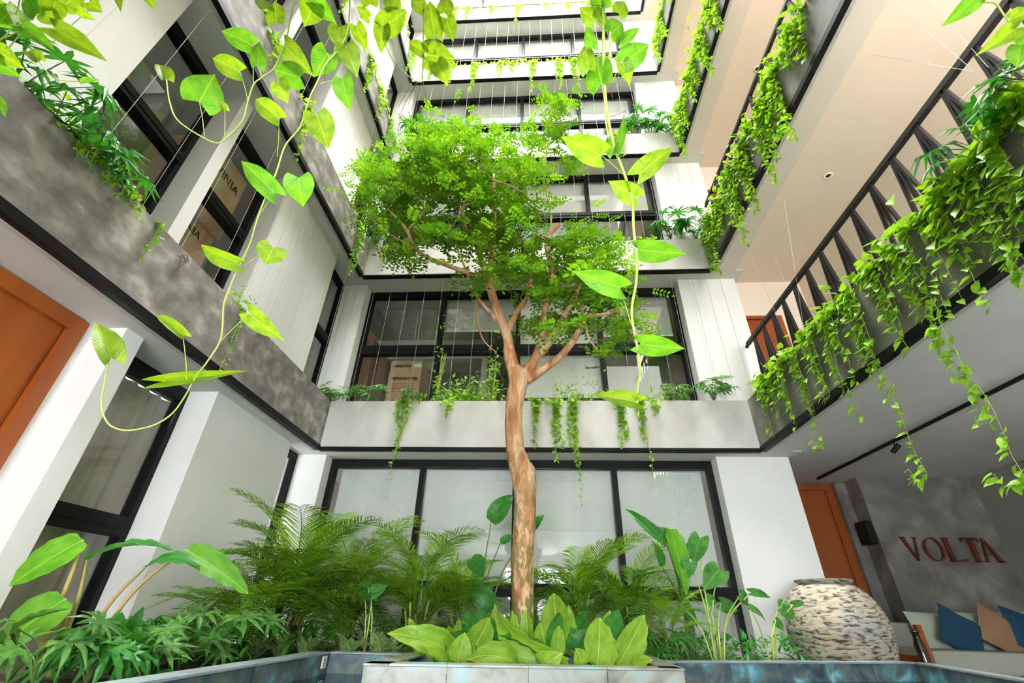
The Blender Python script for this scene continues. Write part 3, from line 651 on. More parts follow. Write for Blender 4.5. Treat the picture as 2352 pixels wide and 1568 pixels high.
for (px, py, nn) in ((428, 600, 'beside the amber window'), (595, 770, 'lower')):
    p = at(px, py-20, 'x', XL); t = thing('dry_root', 'dark dried root clinging to the left concrete beam, %s one' % nn, 'root', (XL, p.y, 3.5))
    for j in range(6):
        a = Vector((XL+.01, p.y, 3.50)); MB().tube([a, a+Vector((.02, random.uniform(-.05, .05), -.05)), a+Vector((.015, random.uniform(-.08, .08), -random.uniform(.08, .2)))], .004, 5).build('rootlet', 'twig', t)

# ------------------------------------------------------------------ palmate leaved plants
def palmate(n=7, spread=2.6, lobew=.12, droop=.25, notch=.27):
    q = MB(); vs = [(0, 0, 0)]; fs = []; prev = None
    for i in range(n):
        a = math.pi/2+(i/(n-1)-.5)*spread*1.0; L = 1-.25*abs(i/(n-1)-.5)*2
        def pt(r, da, zz): return (r*math.cos(a+da), r*math.sin(a+da), zz)
        da = spread/(n-1)/2; b = len(vs)
        vs += [pt(notch, -da, .02), pt(.62*L, -da*.45, -.08*droop*2), pt(L, 0, -droop*random.uniform(.6, 1.3)), pt(.62*L, da*.45, -.08*droop*2), pt(notch, da, .02), pt(.55*L, 0, .03)]
        fs += [(0, b, b+5), (b, b+1, b+5), (b+1, b+2, b+5), (b+2, b+3, b+5), (b+3, b+4, b+5), (b+4, 0, b+5)]
    return q.add(vs, fs)
PALM8 = [palmate(9, 4.6, droop=d).mesh('leaf', 'fatsia') for d in (.1, .25, .45, .3)]
PALMD = [palmate(9, 4.6, droop=d, notch=.3).mesh('leaf', 'darkleaf') for d in (.2, .5)]
def lobed(label, base, n, R, ls, meshes=PALM8, group=None, up=.9, name='lobed_leaf_plant', lean=(0, 0)):
    t = thing(name, label, 'plant', base, group); base = Vector(base)
    for i in range(n):
        a = 2*math.pi*(i+random.random()*.6)/n; r = R*random.uniform(.4, 1); h = R*up*random.uniform(.45, 1.15)
        e = base+Vector((r*math.cos(a)+lean[0], r*math.sin(a)+lean[1], h)); m_ = base+Vector((r*math.cos(a)*.35, r*math.sin(a)*.35, h*.7))
        sp = spline([base+rv(.02)*Vector((1, 1, 0)).length*0+base*0, m_, e], 5); pe = MB().tube(sp, curve_r([.005, .0028], len(sp)), 5).build('petiole', 'stemdark', t, smooth=True)
        if base.y > 5.6: e.y = min(e.y, 5.9)
        if base.x < -2.9: e.x = max(e.x, -3.08)
        d = (Vector((math.cos(a), math.sin(a), -.35))+rv(.25)).normalized(); L = ls*random.uniform(.75, 1.2)
        if base.y > 5.6 and d.y > -.1: d.y = -abs(d.y)-.1
        if base.x < -2.9 and d.x < .1: d.x = abs(d.x)+.1
        d.normalize()
        link('leaf', random.choice(meshes), pe, frame(e, e+d*L, Vector((math.cos(a)*.5, math.sin(a)*.5-.6, 1))+rv(.6), 1.0))
    return t
def lb(px, py, lab, n=13, R=.28, ls=.17, **k):
    p = at(px, py, 'y', YB+.12); return lobed(lab, (p.x, YB+.11, p.z-.02), n, R*.8, ls, lean=(0, -.09), **k)
g = 'lobed leaf plants in the first floor back planter'
lb(760, 925, 'lobed leaf plant at the left corner of the first floor back planter', group=g)
lb(850, 925, 'lobed leaf plant before the refrigerator carton', n=15, R=.3, group=g)
lb(945, 925, 'small lobed leaf plant right of the carton', n=8, R=.2, ls=.14, group=g)
lb(1555, 920, 'small lobed leaf plant at the right end of the first floor window', n=9, R=.24, ls=.15, group=g)
lb(1640, 918, 'lobed leaf plant before the right white pier on the first floor', n=15, R=.34, ls=.18, group=g)
for (px, py, k, s) in ((1600, 548, 2, 'right corner of the second floor back planter'), (1540, 548, 2, 'second floor back planter beside the window'), (860, 560, 2, 'left corner of the second floor back planter'), (1470, 300, 3, 'right end of the third floor window'), (1530, 305, 3, 'right corner of the third floor back planter'), (960, 320, 3, 'left end of the third floor window')):
    lb(px, py, 'lobed leaf plant at the '+s, n=13, R=.46 if k == 2 else .36, ls=.23, meshes=PALMD)
def bush(label, px, py, n, sp, ls, y=YB+.12, m='vineleaf'):
    p = at(px, py, 'y', y); q = MB(); t = thing('leafy_shoot', label, 'plant', p)
    for i in range(n):
        b = p+Vector((random.gauss(0, sp[0]), random.gauss(0, .03), abs(random.gauss(0, sp[1])))); leaf1(q, b, ls*random.uniform(.7, 1.3), .55, Vector((random.uniform(-1, 1), random.uniform(-.6, .3), random.uniform(-.5, .8))).normalized())
    o = q.build('foliage', m, t); o['kind'] = 'stuff'
    for j in range(4): MB().tube([p, p+Vector((random.gauss(0, sp[0]), 0, sp[1]*1.5))], .003, 5).build('stem', 'stem', t)
bush('bright leafy shoot in the first floor back planter left of the trunk', 1040, 925, 190, (.15, .15), .07)
bush('leafy shoot climbing a cable beside the trunk on the first floor', 1130, 925, 150, (.05, .45), .06)
bush('leafy mound in the first floor back planter left of the trunk fork', 1095, 925, 200, (.18, .18), .07)
bush('climbing tendril up the mullion beside the carton', 1000, 925, 110, (.035, .55), .055)
bush('sparse leafy twigs in the first floor back planter right of the trunk', 1330, 925, 150, (.3, .2), .06)
bush('leafy mound behind the tip of the long pothos vine', 1480, 930, 90, (.12, .08), .055)
bush('small sprout at right of the first floor window', 1530, 928, 80, (.1, .12), .06)
# left planter, near lobed leaves
for (px, py, lab, n, R, ls) in ((180, 250, 'dark lobed leaf plant on the left planter near the top corner', 9, .26, .18), (255, 330, 'bright green lobed leaf plant on the left planter before the window', 8, .2, .2), (110, 150, 'shadowed lobed leaf plant at the top left behind the pothos', 10, .3, .2)):
    p = at(px, py, 'x', XL-.1); lobed(lab, (XL-.1, p.y, 3.44), n, R, ls, meshes=PALMD, lean=(.1, 0))
for (yy, lab, n, R) in ((1.55, 'dark finger leaved plant at the right edge above the railing foot', 12, .34), (2.0, 'dark lobed leaf plant tangled in the near railing', 9, .3)):
    lobed(lab, (XR+.08, yy, 3.48), n, R, .2, meshes=PALMD, lean=(-.05, 0))

# ------------------------------------------------------------------ planting bed walls of slate tiles, pool
ZP = .70
def tiled_wall(root, pts, zt, zlow, tile, th, mface='slate', mcap='slatecap', side=1, capw=.13, nrows=2):
    """faces towards the pool: tiles stand proud of the wall line; cap tiles on top"""
    for (x0, y0), (x1, y1) in zip(pts[:-1], pts[1:]):
        a = Vector((x0, y0, 0)); b = Vector((x1, y1, 0)); L = (b-a).length; d = (b-a)/L; n = Vector((d.y, -d.x, 0))*side
        k = max(1, round(L/tile)); w = L/k; rh = (zt-.012-zlow)/nrows
        for i in range(k):
            for r in range(nrows):
                p = a+d*(i*w+.0015); q = a+d*((i+1)*w-.0015); z0 = zlow+r*rh+.0015; z1 = zlow+(r+1)*rh-.0015
                MB().prism([tuple((v).xy) for v in ((p, q, q-n*th, p-n*th) if side > 0 else (q, p, p-n*th, q-n*th))], z0, z1).build('slate_tile', mface, root)
            p = a+d*(i*w+.0015); q = a+d*((i+1)*w-.0015); c = n*-capw; o = n*.006
            vs = (p+o, q+o, q+c, p+c) if side > 0 else (q+o, p+o, p+c, q+c)
            MB().prism([tuple(v.xy) for v in vs], zt-.011, zt).build('cap_tile', mcap, root)
bl = thing('garden_bed', 'long garden bed edged with blue slate tiles along the left and back walls', 'garden bed', (-1.6, 3.87, .3))
tiled_wall(bl, [(-1.56, .95), (-1.53, 3.87), (.953, 3.95)], ZP, .3, .45, .02, side=1)
MB().prism([(-3.2, .95), (-1.66, .95), (-1.63, 3.96), (.95, 4.05), (3.0, 4.78), (3.0, 5.3), (2.9, 5.98), (-3.2, 5.98)], .3, .63).build('soil', 'soil', bl)
br = thing('slate_ledge', 'dark blue slate tiled ledge running right from the central box past the jar', 'ledge', (2, 4.3, .3))
tiled_wall(br, [(.96, 3.975), (3.05, 4.67), (2.78, 3.41), (2.45, 1.9)], ZP, .3, .42, .02, side=1, capw=.10)
cb = thing('tree_box', 'raised slate tiled planting box holding the tree', 'planter box', (0, 3.8, .3))
BOX = [(-1.0, 3.06), (.85, 3.36), (.89, 4.72), (-.96, 4.17)]
tiled_wall(cb, [BOX[3], BOX[0], BOX[1], BOX[2]], ZP+.004, .3, .43, .02, mface='slatepale', mcap='slatepale', side=1, capw=.14)
tiled_wall(cb, [BOX[2], BOX[3]], ZP+.004, .3, .43, .02, mface='slatepale', mcap='slatepale', side=1, capw=.12)
MB().prism([(-.86, 3.22), (.70, 3.48), (.75, 4.52), (-.84, 4.06)], .3, .62).build('soil', 'soil', cb)
wt = MB().prism([(-1.54, .96), (2.3, .96), (2.44, 1.9), (2.77, 3.41), (3.03, 4.65), (.96, 3.96), (-1.52, 3.86)], .30, .575).build('water', 'water')
tag(wt, 'still dark pool water between the slate walls', 'water'); 
struct(MB().prism([(-1.7, .9), (2.6, .9), (3.2, 4.8), (-1.7, 4.2)], .0, .3).build('floor', 'slate'))
# small notice plate on the slate wall near its corner
p = at(742, 1520, 'x', -1.53)
st = thing('notice_plate', 'small white notice plate on the slate wall near its inner corner', 'sign', (-1.518, p.y, p.z))
MB().box((-1.525, p.y-.035, p.z-.035), (-1.518, p.y+.035, p.z+.035)).build('plate', 'paper', st)
q = MB()
for i in range(4): q.box((-1.518, p.y-.02, p.z-.024+i*.013), (-1.517, p.y+.02, p.z-.02+i*.013))
q.build('print', 'twig', st)

# ------------------------------------------------------------------ the tree
TREE = thing('courtyard_tree', 'tall courtyard tree with reddish forked trunk growing from the slate box', 'tree', (0, 3.9, .6))
def limb(name, pts, parent=TREE, knob=None):
    """pts: (px, py, width_px, y)"""
    P = [at(a, b, 'y', y) for a, b, w_, y in pts]; Rr = [w_*(p-CAM).dot(W)/FPX/2 for (a, b, w_, y), p in zip(pts, P)]
    sp = spline(P, 7); rr = curve_r(Rr, len(sp)); q = MB(); q.tube(sp, rr, 14 if pts[0][2] > 15 else 8)
    n = 14 if pts[0][2] > 15 else 8
    for i in range(len(q.v)):
        c = sp[min(i//n, len(sp)-1)]; v = Vector(q.v[i]); a = math.sin(v.z*17+i % n*2.1)*.04+math.sin(v.z*41+i*1.3)*.025
        q.v[i] = tuple(v+(v-c)*a)
    o = q.build(name, 'bark', parent, smooth=True); return o
YT = 3.9
limb('trunk', [(1200, 1470, 54, YT), (1201, 1385, 52, YT), (1199, 1290, 51, YT), (1205, 1200, 50, YT), (1206, 1140, 51, YT), (1203, 1098, 56, YT), (1194, 1065, 50, YT), (1183, 1030, 42, YT), (1180, 980, 40, YT), (1181, 930, 39, YT), (1188, 895, 42, YT), (1192, 868, 46, YT), (1186, 845, 34, YT)])
q = MB(); c = at(1214, 1082, 'y', YT-.02); q.lathe([(0, -.09), (.045, -.07), (.062, -.02), (.055, .03), (.03, .07), (0, .08)], c, 14); q.build('burl', 'bark', TREE, smooth=True)
limb('branch', [(1184, 880, 30, YT), (1176, 830, 26, YT), (1165, 775, 22, YT), (1150, 735, 20, YT-.02), (1135, 690, 19, YT-.05), (1120, 640, 19, YT-.1)])
limb('branch', [(1121, 645, 17, YT-.1), (1128, 600, 12, YT-.2), (1134, 530, 11, YT-.3), (1135, 470, 10, YT-.35), (1132, 402, 10, YT-.4)])
limb('branch', [(1118, 648, 16, YT-.1), (1112, 620, 12, YT-.1), (1095, 565, 12, YT-.05), (1072, 530, 9, YT), (1062, 480, 8, YT), (1085, 440, 6, YT+.05), (1100, 380, 4, YT+.1)])
limb('branch', [(1116, 640, 13, YT-.1), (1080, 628, 11, YT-.2), (1030, 610, 10, YT-.3), (985, 592, 9, YT-.35), (950, 565, 8, YT-.4), (935, 530, 7, YT-.4), (915, 505, 5, YT-.45), (890, 480, 3, YT-.5)])
limb('branch', [(940, 555, 6, YT-.4), (940, 525, 5, YT-.3), (960, 505, 5, YT-.2), (985, 470, 3, YT-.1)])
limb('branch', [(1166, 760, 16, YT), (1190, 712, 12, YT+.1), (1212, 680, 11, YT+.15), (1218, 630, 9, YT+.2), (1205, 590, 6, YT+.2), (1195, 540, 5, YT+.25), (1150, 500, 3, YT+.3)])
limb('branch', [(1142, 735, 11, YT), (1110, 700, 8, YT-.1), (1085, 665, 7, YT-.15), (1072, 625, 5, YT-.2), (1050, 570, 4, YT-.2), (1030, 510, 3, YT-.2)])
limb('branch', [(1180, 865, 18, YT-.03), (1168, 835, 14, YT-.05), (1162, 800, 12, YT-.03), (1166, 775, 8, YT)])
limb('branch', [(1098, 690, 4, YT-.1), (1098, 740, 4, YT-.15), (1110, 780, 3, YT-.15), (1140, 810, 2, YT-.2)])
limb('branch', [(1192, 880, 32, YT), (1215, 850, 27, YT), (1235, 810, 21, YT), (1247, 765, 19, YT+.02), (1252, 715, 17, YT+.05), (1263, 660, 15, YT+.08), (1266, 610, 13, YT+.12), (1257, 570, 13, YT+.15), (1262, 540, 12, YT+.18), (1284, 515, 10, YT+.2)])
limb('branch', [(1262, 620, 6, YT+.1), (1262, 560, 5, YT+.2), (1265, 490, 4, YT+.3), (1250, 420, 4, YT+.3), (1255, 350, 3, YT+.35), (1262, 290, 3, YT+.4), (1275, 240, 2, YT+.4)])
limb('branch', [(1240, 815, 20, YT), (1262, 785, 17, YT-.05), (1285, 745, 15, YT-.1), (1308, 705, 12, YT-.15), (1322, 675, 11, YT-.2), (1333, 650, 9, YT-.25)])
limb('branch', [(1210, 875, 20, YT), (1245, 850, 19, YT-.05), (1285, 820, 17, YT-.1), (1315, 785, 15, YT-.2), (1335, 750, 13, YT-.3), (1350, 728, 11, YT-.35), (1385, 722, 7, YT-.4), (1430, 714, 5, YT-.45)])
limb('branch', [(1345, 745, 6, YT-.3), (1352, 775, 4, YT-.35), (1375, 808, 4, YT-.35)])
limb('branch', [(1347, 735, 5, YT-.3), (1330, 700, 4, YT-.3), (1318, 650, 3, YT-.3)])
for pts in ([(1135, 415, 5, 3.5), (1180, 430, 4, 3.5), (1220, 460, 3, 3.55), (1240, 500, 2, 3.6)], [(1130, 410, 5, 3.5), (1100, 390, 4, 3.5), (1060, 360, 3, 3.5)], [(1135, 400, 4, 3.5), (1180, 395, 3, 3.5), (1230, 400, 2, 3.5)],
            [(1262, 640, 4, 4.1), (1300, 600, 3, 4.1), (1350, 570, 2, 4.1)], [(1180, 600, 4, 4.1), (1130, 560, 3, 4.1), (1080, 540, 2, 4.1)], [(960, 575, 4, 3.5), (900, 540, 3, 3.4), (850, 500, 2, 3.4)], [(1250, 740, 5, 3.95), (1300, 735, 4, 3.9), (1330, 738, 3, 3.8)]):
    limb('twig', pts)
BLOBS = [(980, 330, 95, 60, 150), (1050, 310, 80, 70, 140), (1110, 330, 70, 60, 110), (1020, 400, 130, 80, 330), (930, 440, 90, 80, 200), (1100, 430, 110, 80, 240), (860, 390, 60, 50, 75), (840, 440, 45, 60, 60), (880, 500, 70, 50, 70), (930, 575, 60, 35, 55), (990, 520, 80, 50, 120), (1100, 540, 110, 60, 170),
         (1180, 470, 80, 60, 110), (1200, 380, 70, 50, 80), (1230, 320, 70, 40, 45), (1280, 235, 40, 28, 55), (1270, 300, 40, 45, 40), (1310, 380, 60, 30, 30), (1200, 600, 80, 50, 110), (1250, 660, 70, 45, 80), (1330, 620, 90, 55, 170), (1300, 560, 90, 40, 80), (1390, 580, 60, 50, 55), (1370, 680, 90, 45, 130), (1430, 740, 70, 45, 70),
         (1330, 740, 90, 35, 80), (1250, 740, 50, 35, 45), (1150, 620, 60, 40, 60), (1400, 800, 50, 30, 25), (1360, 520, 70, 40, 40), (1100, 640, 60, 30, 25), (1150, 540, 60, 60, 90)]
def spray(q, b, d, n, L, ll):
    d = d.normalized(); s = d.cross(n).normalized(); n = s.cross(d)
    k = 5
    for j in range(k*2+1):
        t = .15+.85*(j//2+1)/(k+1); c = b+d*(L*t)-Vector((0, 0, .25*L*t*t))
        if j == 2*k: e = d
        else: e = (s*(1 if j % 2 else -1)+d*.45).normalized()
        l = ll*random.uniform(.8, 1.15); w = e.cross(n).normalized()*l*.27; dz = n*random.uniform(-.25, .1)*l
        q.v += [tuple(c), tuple(c+e*l*.45+w+dz*.5), tuple(c+e*l+dz), tuple(c+e*l*.45-w+dz*.5)]; o = len(q.v)-4
        q.f += [(o, o+1, o+2), (o, o+2, o+3)]
for bi, (cx, cyy, rx, ry, n) in enumerate(BLOBS):
    q = MB()
    for i in range(int(n*.85)):
        r = min(abs(random.gauss(0, .62)), 1.5); a = random.uniform(0, 2*math.pi)
        px, py = cx+rx*r*math.cos(a), cyy+ry*r*math.sin(a)
        p = at(px, py, 'y', YT+random.gauss(0, .38)); a = random.uniform(0, 2*math.pi)
        spray(q, p-Vector((math.cos(a), math.sin(a), 0))*.08, Vector((math.cos(a), math.sin(a), random.uniform(-.3, .25))), Vector((random.uniform(-.4, .4), random.uniform(-.4, .4), 1)), random.uniform(.17, .27), random.uniform(.045, .068))
    o = q.build('foliage', 'treeleaf', TREE); o['kind'] = 'stuff'

# ------------------------------------------------------------------ palms
def frond_mesh(droop, L=1.0, n=36, ll=.30, vee=.5):
    q = MB(); P = []
    for i in range(n+1):
        t = i/n; P.append(Vector((0, t*(1-.25*droop*t), t*.55*(1-t)-droop*t*t*.55)))
    q.tube(P, curve_r([.009, .006, .002], len(P)), 4)
    for i in range(int(n*.22), n+1):
        t = i/n; p = P[i]; T = (P[min(i+1, n)]-P[max(i-1, 0)]).normalized(); l = ll*math.sin(math.pi*min(1, .12+.86*(t-.2)/.8))**.6+.03
        for s in (-1, 1):
            e = (Vector((s, 0, 0))*.85+T*.75+Vector((0, 0, vee*random.uniform(.2, .8)))).normalized(); w = T.normalized()*.009
            a = p; m_ = p+e*l*.55; z = p+e*l-Vector((0, 0, l*.28))
            q.add([a-w*.5, a+w*.5, m_+w, z, m_-w], [(0, 1, 2, 4), (4, 2, 3)])
    return q.mesh('frond', 'palmleaf')
FR = [frond_mesh(d, ll=l) for d, l in ((.35, .30), (.8, .28), (1.2, .26), (.15, .26))]
def palm(label, base, n, R, H, lean=(0, 0), stems=6):
    base = Vector(base); t = thing('areca_palm', label, 'palm', base, 'feathery palms in the garden bed')
    for i in range(stems):
        a = random.uniform(0, 6.28); b = base+Vector((math.cos(a), math.sin(a), 0))*.05*random.random()*2; e = b+Vector((math.cos(a)*.1, math.sin(a)*.1, H*random.uniform(.25, .42)))
        MB().tube([b, (b+e)/2+Vector((0, 0, .01)), e], [.014, .012, .009], 6).build('cane', 'cane', t, smooth=True)
    n = int(n*1.45)
    for i in range(n):
        a = 2*math.pi*i*1.618+random.uniform(-.3, .3); el = random.uniform(.25, 1.15); L = R*random.uniform(.75, 1.15)*(1+.25*(el > .8))
        s = base+Vector((math.cos(a)*.06, math.sin(a)*.06, H*random.uniform(.12, .4)))
        d = Vector((math.cos(a)*math.cos(el)+lean[0], math.sin(a)*math.cos(el)+lean[1], math.sin(el))).normalized()
        if s.y+d.y*L > 5.75: L = max(.25, (5.75-s.y)/max(d.y, .01))
        if s.x+d.x*L < -2.95: L = max(.25, (s.x+2.95)/max(-d.x, .01))
        up = Vector((0, 0, 1)); z = (up-d*up.dot(d)).normalized(); x = d.cross(z)
        m_ = Matrix((x*L, d*L, z*L)).transposed().to_4x4(); m_.translation = s
        link('frond', random.choice(FR), t, m_)
def pal(label, px, py, Y, n, R, H, **k):
    p = at(px, py, 'y', Y); palm(label, (p.x, Y, .6), n, R, H, **k)
pal('biggest feathery palm clump, bushy and bright, left of the trunk', 640, 1490, 4.55, 34, .78, 1.3, stems=9)
pal('feathery palm clump leaning over the left slate wall', 540, 1500, 4.0, 20, .62, .8, stems=6)
pal('feathery palm clump behind the bushy one, below the window corner', 790, 1450, 5.05, 24, .75, 1.3, stems=7)
pal('feathery palm clump just left of the tree box', 960, 1450, 4.85, 26, .68, 1.15, stems=9)
pal('feathery palm with one tall frond left of the trunk', 1060, 1440, 5.2, 12, .6, 1.2, stems=5)
pal('feathery palm clump directly right of the trunk', 1330, 1440, 5.1, 26, .72, 1.35, stems=8)
pal('feathery palm clump before the right window mullion', 1460, 1450, 5.2, 20, .65, 1.2, stems=8)
pal('short feathery palm beside the alocasia stalks', 1530, 1480, 4.7, 12, .4, .7, stems=8)
b = at(985, 1300, 'y', 5.0); t = thing('palm_frond_stalk', 'single tall palm frond rising before the ground floor window left of the trunk', 'palm', (b.x, 5.0, .62))
MB().tube(spline([(b.x-.05, 5.0, .62), (b.x-.02, 5.0, 1.0), tuple(b)], 5), .008, 6).build('stalk', 'stemdark', t, smooth=True)
e = at(1105, 1195, 'y', 4.9); d = e-b; L = d.length*1.0; z = Vector((-.3, -.7, .6)); link('frond', FR[0], t, frame(b, e, z, 1.0))

# ------------------------------------------------------------------ big blades
def blade(droop, cup, wave, base=.35, tip=1.0, n=13):
    prof = []
    for i in range(n):
        t = i/(n-1); w = .5*(math.sin(math.pi*min(1, (t*.92+.08)**.75)))**.7 if t < 1 else .01
        prof.append((t, max(.02, w)))
    return prof, droop, cup, wave
def bladem(mname, droop=.3, cup=.12, wave=.012, arch=0):
    prof, *_ = blade(0, 0, 0); q = strip_leaf(prof, cup=cup, droop=droop, wave=wave, lift=arch); return q.mesh('leaf', mname, True)
BAN = [bladem('banana', .15, .10, .02, .1), bladem('banana', .9, .14, .03, .8), bladem('darkleaf', .5, .12, .02, .4)]
NEST = [bladem('nest', .1, .22, .035, .1), bladem('nest', .9, .2, .03, .85), bladem('darkleaf', .3, .2, .03, .3)]
EAR = [strip_leaf(HEART, cup=.10, droop=d, lobes=HL, wave=.02).mesh('leaf', 'ear', True) for d in (.3, .6)]
def stalks(label, name, cat, Y, leaves, meshes, root, rad=.008, smat='stemdark', tilt=.5, group=None, zg=.62):
    """leaves: (bx,by,tx,ty,w,mesh,dy,nrm or None)"""
    g0 = at(root[0], root[1], 'y', Y); t = thing(name, label, cat, (g0.x, Y, zg), group)
    for L in leaves:
        bx, by, tx, ty, w_, mi = L[:6]; dy = L[6] if len(L) > 6 else 0; dt = L[7] if len(L) > 7 else dy; nn = L[8] if len(L) > 8 else None
        b = at(bx, by, 'y', Y+dy); e = at(tx, ty, 'y', Y+dt); ln = (e-b).length; wm = w_*(b-CAM).dot(W)/FPX
        n = Vector(nn) if nn else (-(b-CAM).normalized()+rv(tilt)+Vector((0, 0, .5)))
        g1_ = Vector((g0.x+random.uniform(-.05, .05), Y+random.uniform(-.04, .04), zg-.02)); mid = Vector((lerp(g1_.x, b.x, .35), lerp(g1_.y, b.y, .35), lerp(g1_.z, b.z, .62)))
        sp = spline([g1_, mid, b], 6); sk = MB().tube(sp, curve_r([rad*1.3, rad, rad*.5], len(sp)), 7).build('stalk', smat, t, smooth=True)
        link('leaf', meshes[mi], sk, frame(b, e, n, wm/ln))
    return t
stalks('tall paddle-leaved plant at the far left edge with broad bright leaves', 'bird_of_paradise', 'plant', 2.75,
       [(190, 1240, 18, 1342, 84, 0, 0, -.15, (.1, -1, .25)), (150, 1375, -15, 1490, 96, 0, -.1, -.25, (.25, -1, .2)), (200, 1285, 400, 1248, 60, 2, 0, .1, (0, -.35, 1))], BAN, (100, 1530), rad=.012, smat='cane')
stalks('second paddle-leaved plant on the left with a long arching leaf', 'bird_of_paradise', 'plant', 2.95,
       [(336, 1300, 462, 1288, 60, 2, 0, .05, (0, -.6, 1)), (428, 1262, 572, 1358, 60, 0, .1, .2, (.5, -.7, .5))], BAN, (170, 1520), rad=.011, smat='cane')
stalks('broad-leaved plant with upright glossy leaves before the left window foot', 'peace_lily', 'plant', 2.9,
       [(280, 1470, 330, 1395, 30, 2), (262, 1450, 275, 1400, 30, 2), (250, 1480, 232, 1440, 40, 2), (300, 1460, 345, 1450, 24, 2), (240, 1470, 200, 1500, 30, 2)], BAN, (265, 1520), rad=.006)
stalks('tall wavy-leaved plant before the right window, one leaf slanting up left', 'banana_plant', 'plant', 5.0,
       [(1532, 1250, 1435, 1165, 26, 2, 0, .1), (1540, 1215, 1580, 1362, 46, 0, -.1, -.3), (1545, 1230, 1480, 1215, 22, 2), (1520, 1300, 1500, 1240, 24, 2), (1580, 1280, 1604, 1238, 34, 2)], BAN, (1590, 1500), rad=.012)
stalks('elephant ear plant with heart leaves on long stalks left of the jar', 'elephant_ear', 'plant', 4.75,
       [(1608, 1235, 1588, 1292, 50, 0), (1652, 1308, 1620, 1345, 56, 0, 0, -.1), (1700, 1365, 1728, 1385, 34, 1), (1655, 1385, 1705, 1408, 34, 1), (1570, 1392, 1612, 1435, 44, 0), (1725, 1360, 1782, 1362, 20, 1), (1622, 1372, 1650, 1392, 28, 1), (1585, 1290, 1560, 1330, 40, 0)], EAR, (1650, 1520), rad=.007, smat='stem')
stalks('elephant ear plant whose leaves overlap the left side of the jar', 'elephant_ear', 'plant', 4.95,
       [(1722, 1395, 1772, 1412, 24, 1), (1795, 1395, 1835, 1420, 36, 0), (1822, 1388, 1858, 1378, 16, 1), (1782, 1425, 1808, 1450, 20, 1), (1800, 1380, 1790, 1400, 26, 1)], EAR, (1775, 1510), rad=.006, smat='stem')
stalks('elephant ear plant with two leaf stalks left of the tree box', 'elephant_ear', 'plant', 4.5,
       [(835, 1355, 870, 1372, 40, 0), (855, 1362, 888, 1340, 34, 0), (845, 1345, 826, 1330, 28, 1)], EAR, (838, 1500), rad=.006, smat='stem')
stalks('tall dark-leaved plant behind the trunk with a leaf reaching to its left side', 'canna_plant', 'plant', 4.9,
       [(1128, 1198, 1176, 1134, 46, 2, 0, 0), (1082, 1258+22, 1112, 1322, 44, 2, 0, 0), (1225, 1215, 1248, 1180, 28, 2), (1150, 1245, 1180, 1228, 18, 2), (1130, 1400, 1085, 1330, 50, 2)], BAN, (1105, 1450), rad=.008)
nl = [(1306, 1524, 1130, 1388, 48, 1, -.1, .1), (1070, 1520, 1125, 1418, 64, 0, 0, .1), (1190, 1528, 1072, 1512, 44, 1, -.15, -.2), (1050, 1520, 1068, 1452, 40, 0, -.1, -.1), (1045, 1505, 892, 1452, 46, 1, .1, -.1), (1000, 1512, 962, 1490, 42, 0, -.1, -.2), (1372, 1528, 1378, 1418, 66, 0, -.1, 0), (1418, 1530, 1480, 1412, 52, 0, 0, .1), (1285, 1480, 1272, 1362, 58, 0, .2, .35),
      (1305, 1490, 1298, 1405, 40, 2, .2, .3), (1262, 1526, 1145, 1460, 48, 2, -.1, -.1), (1340, 1528, 1322, 1488, 32, 0, -.15, -.2), (1450, 1530, 1500, 1515, 26, 0, -.1, -.2), (1130, 1500, 1100, 1400, 50, 2, .2, .3), (1230, 1500, 1230, 1400, 54, 2, .25, .35), (1330, 1500, 1350, 1400, 50, 2, .2, .3), (1400, 1500, 1420, 1400, 44, 2, .2, .3), (1200, 1525, 1190, 1450, 50, 0, 0, .1), (1260, 1520, 1240, 1430, 50, 0, .1, .2), (1160, 1528, 1130, 1485, 40, 2, -.1, -.15), (1060, 1515, 1020, 1450, 40, 2, .1, .15), (1240, 1530, 1290, 1500, 44, 1, -.15, -.25)]
nl = [(*l[:4], l[4]*1.3, *l[5:]) for l in nl]
for i in range(24):
    x = 985+i*20+random.uniform(-8, 8); y1 = 1505+random.uniform(-6, 12); hh = random.uniform(55, 120); sd = (x-1210)/260
    nl.append((x, y1, x+sd*50+random.uniform(-18, 18), y1-hh, random.uniform(30, 50), random.choice((0, 0, 2, 2, 1)), random.uniform(.0, .35), random.uniform(.1, .45), (sd*.6+random.uniform(-.5, .5), -1, random.uniform(.1, .6))))
for lab, idx in (('birds nest fern at the left end of the tree box', (3, 4, 5, 20, *range(22, 29))), ('birds nest fern before the trunk with the longest arching frond', (0, 1, 2, 8, 10, 13, 14, 17, 18, 19, 21, *range(29, 38))), ('birds nest fern at the right end of the tree box', (6, 7, 9, 11, 12, 15, 16, *range(38, 46)))):
    t = stalks(lab, 'birds_nest_fern', 'fern', 3.6, [nl[i] for i in idx], NEST, {3: (1040, 1535), 0: (1200, 1535), 6: (1370, 1535)}[idx[0]], rad=.006, smat='stem', group='birds nest ferns in the tree box', tilt=.9)
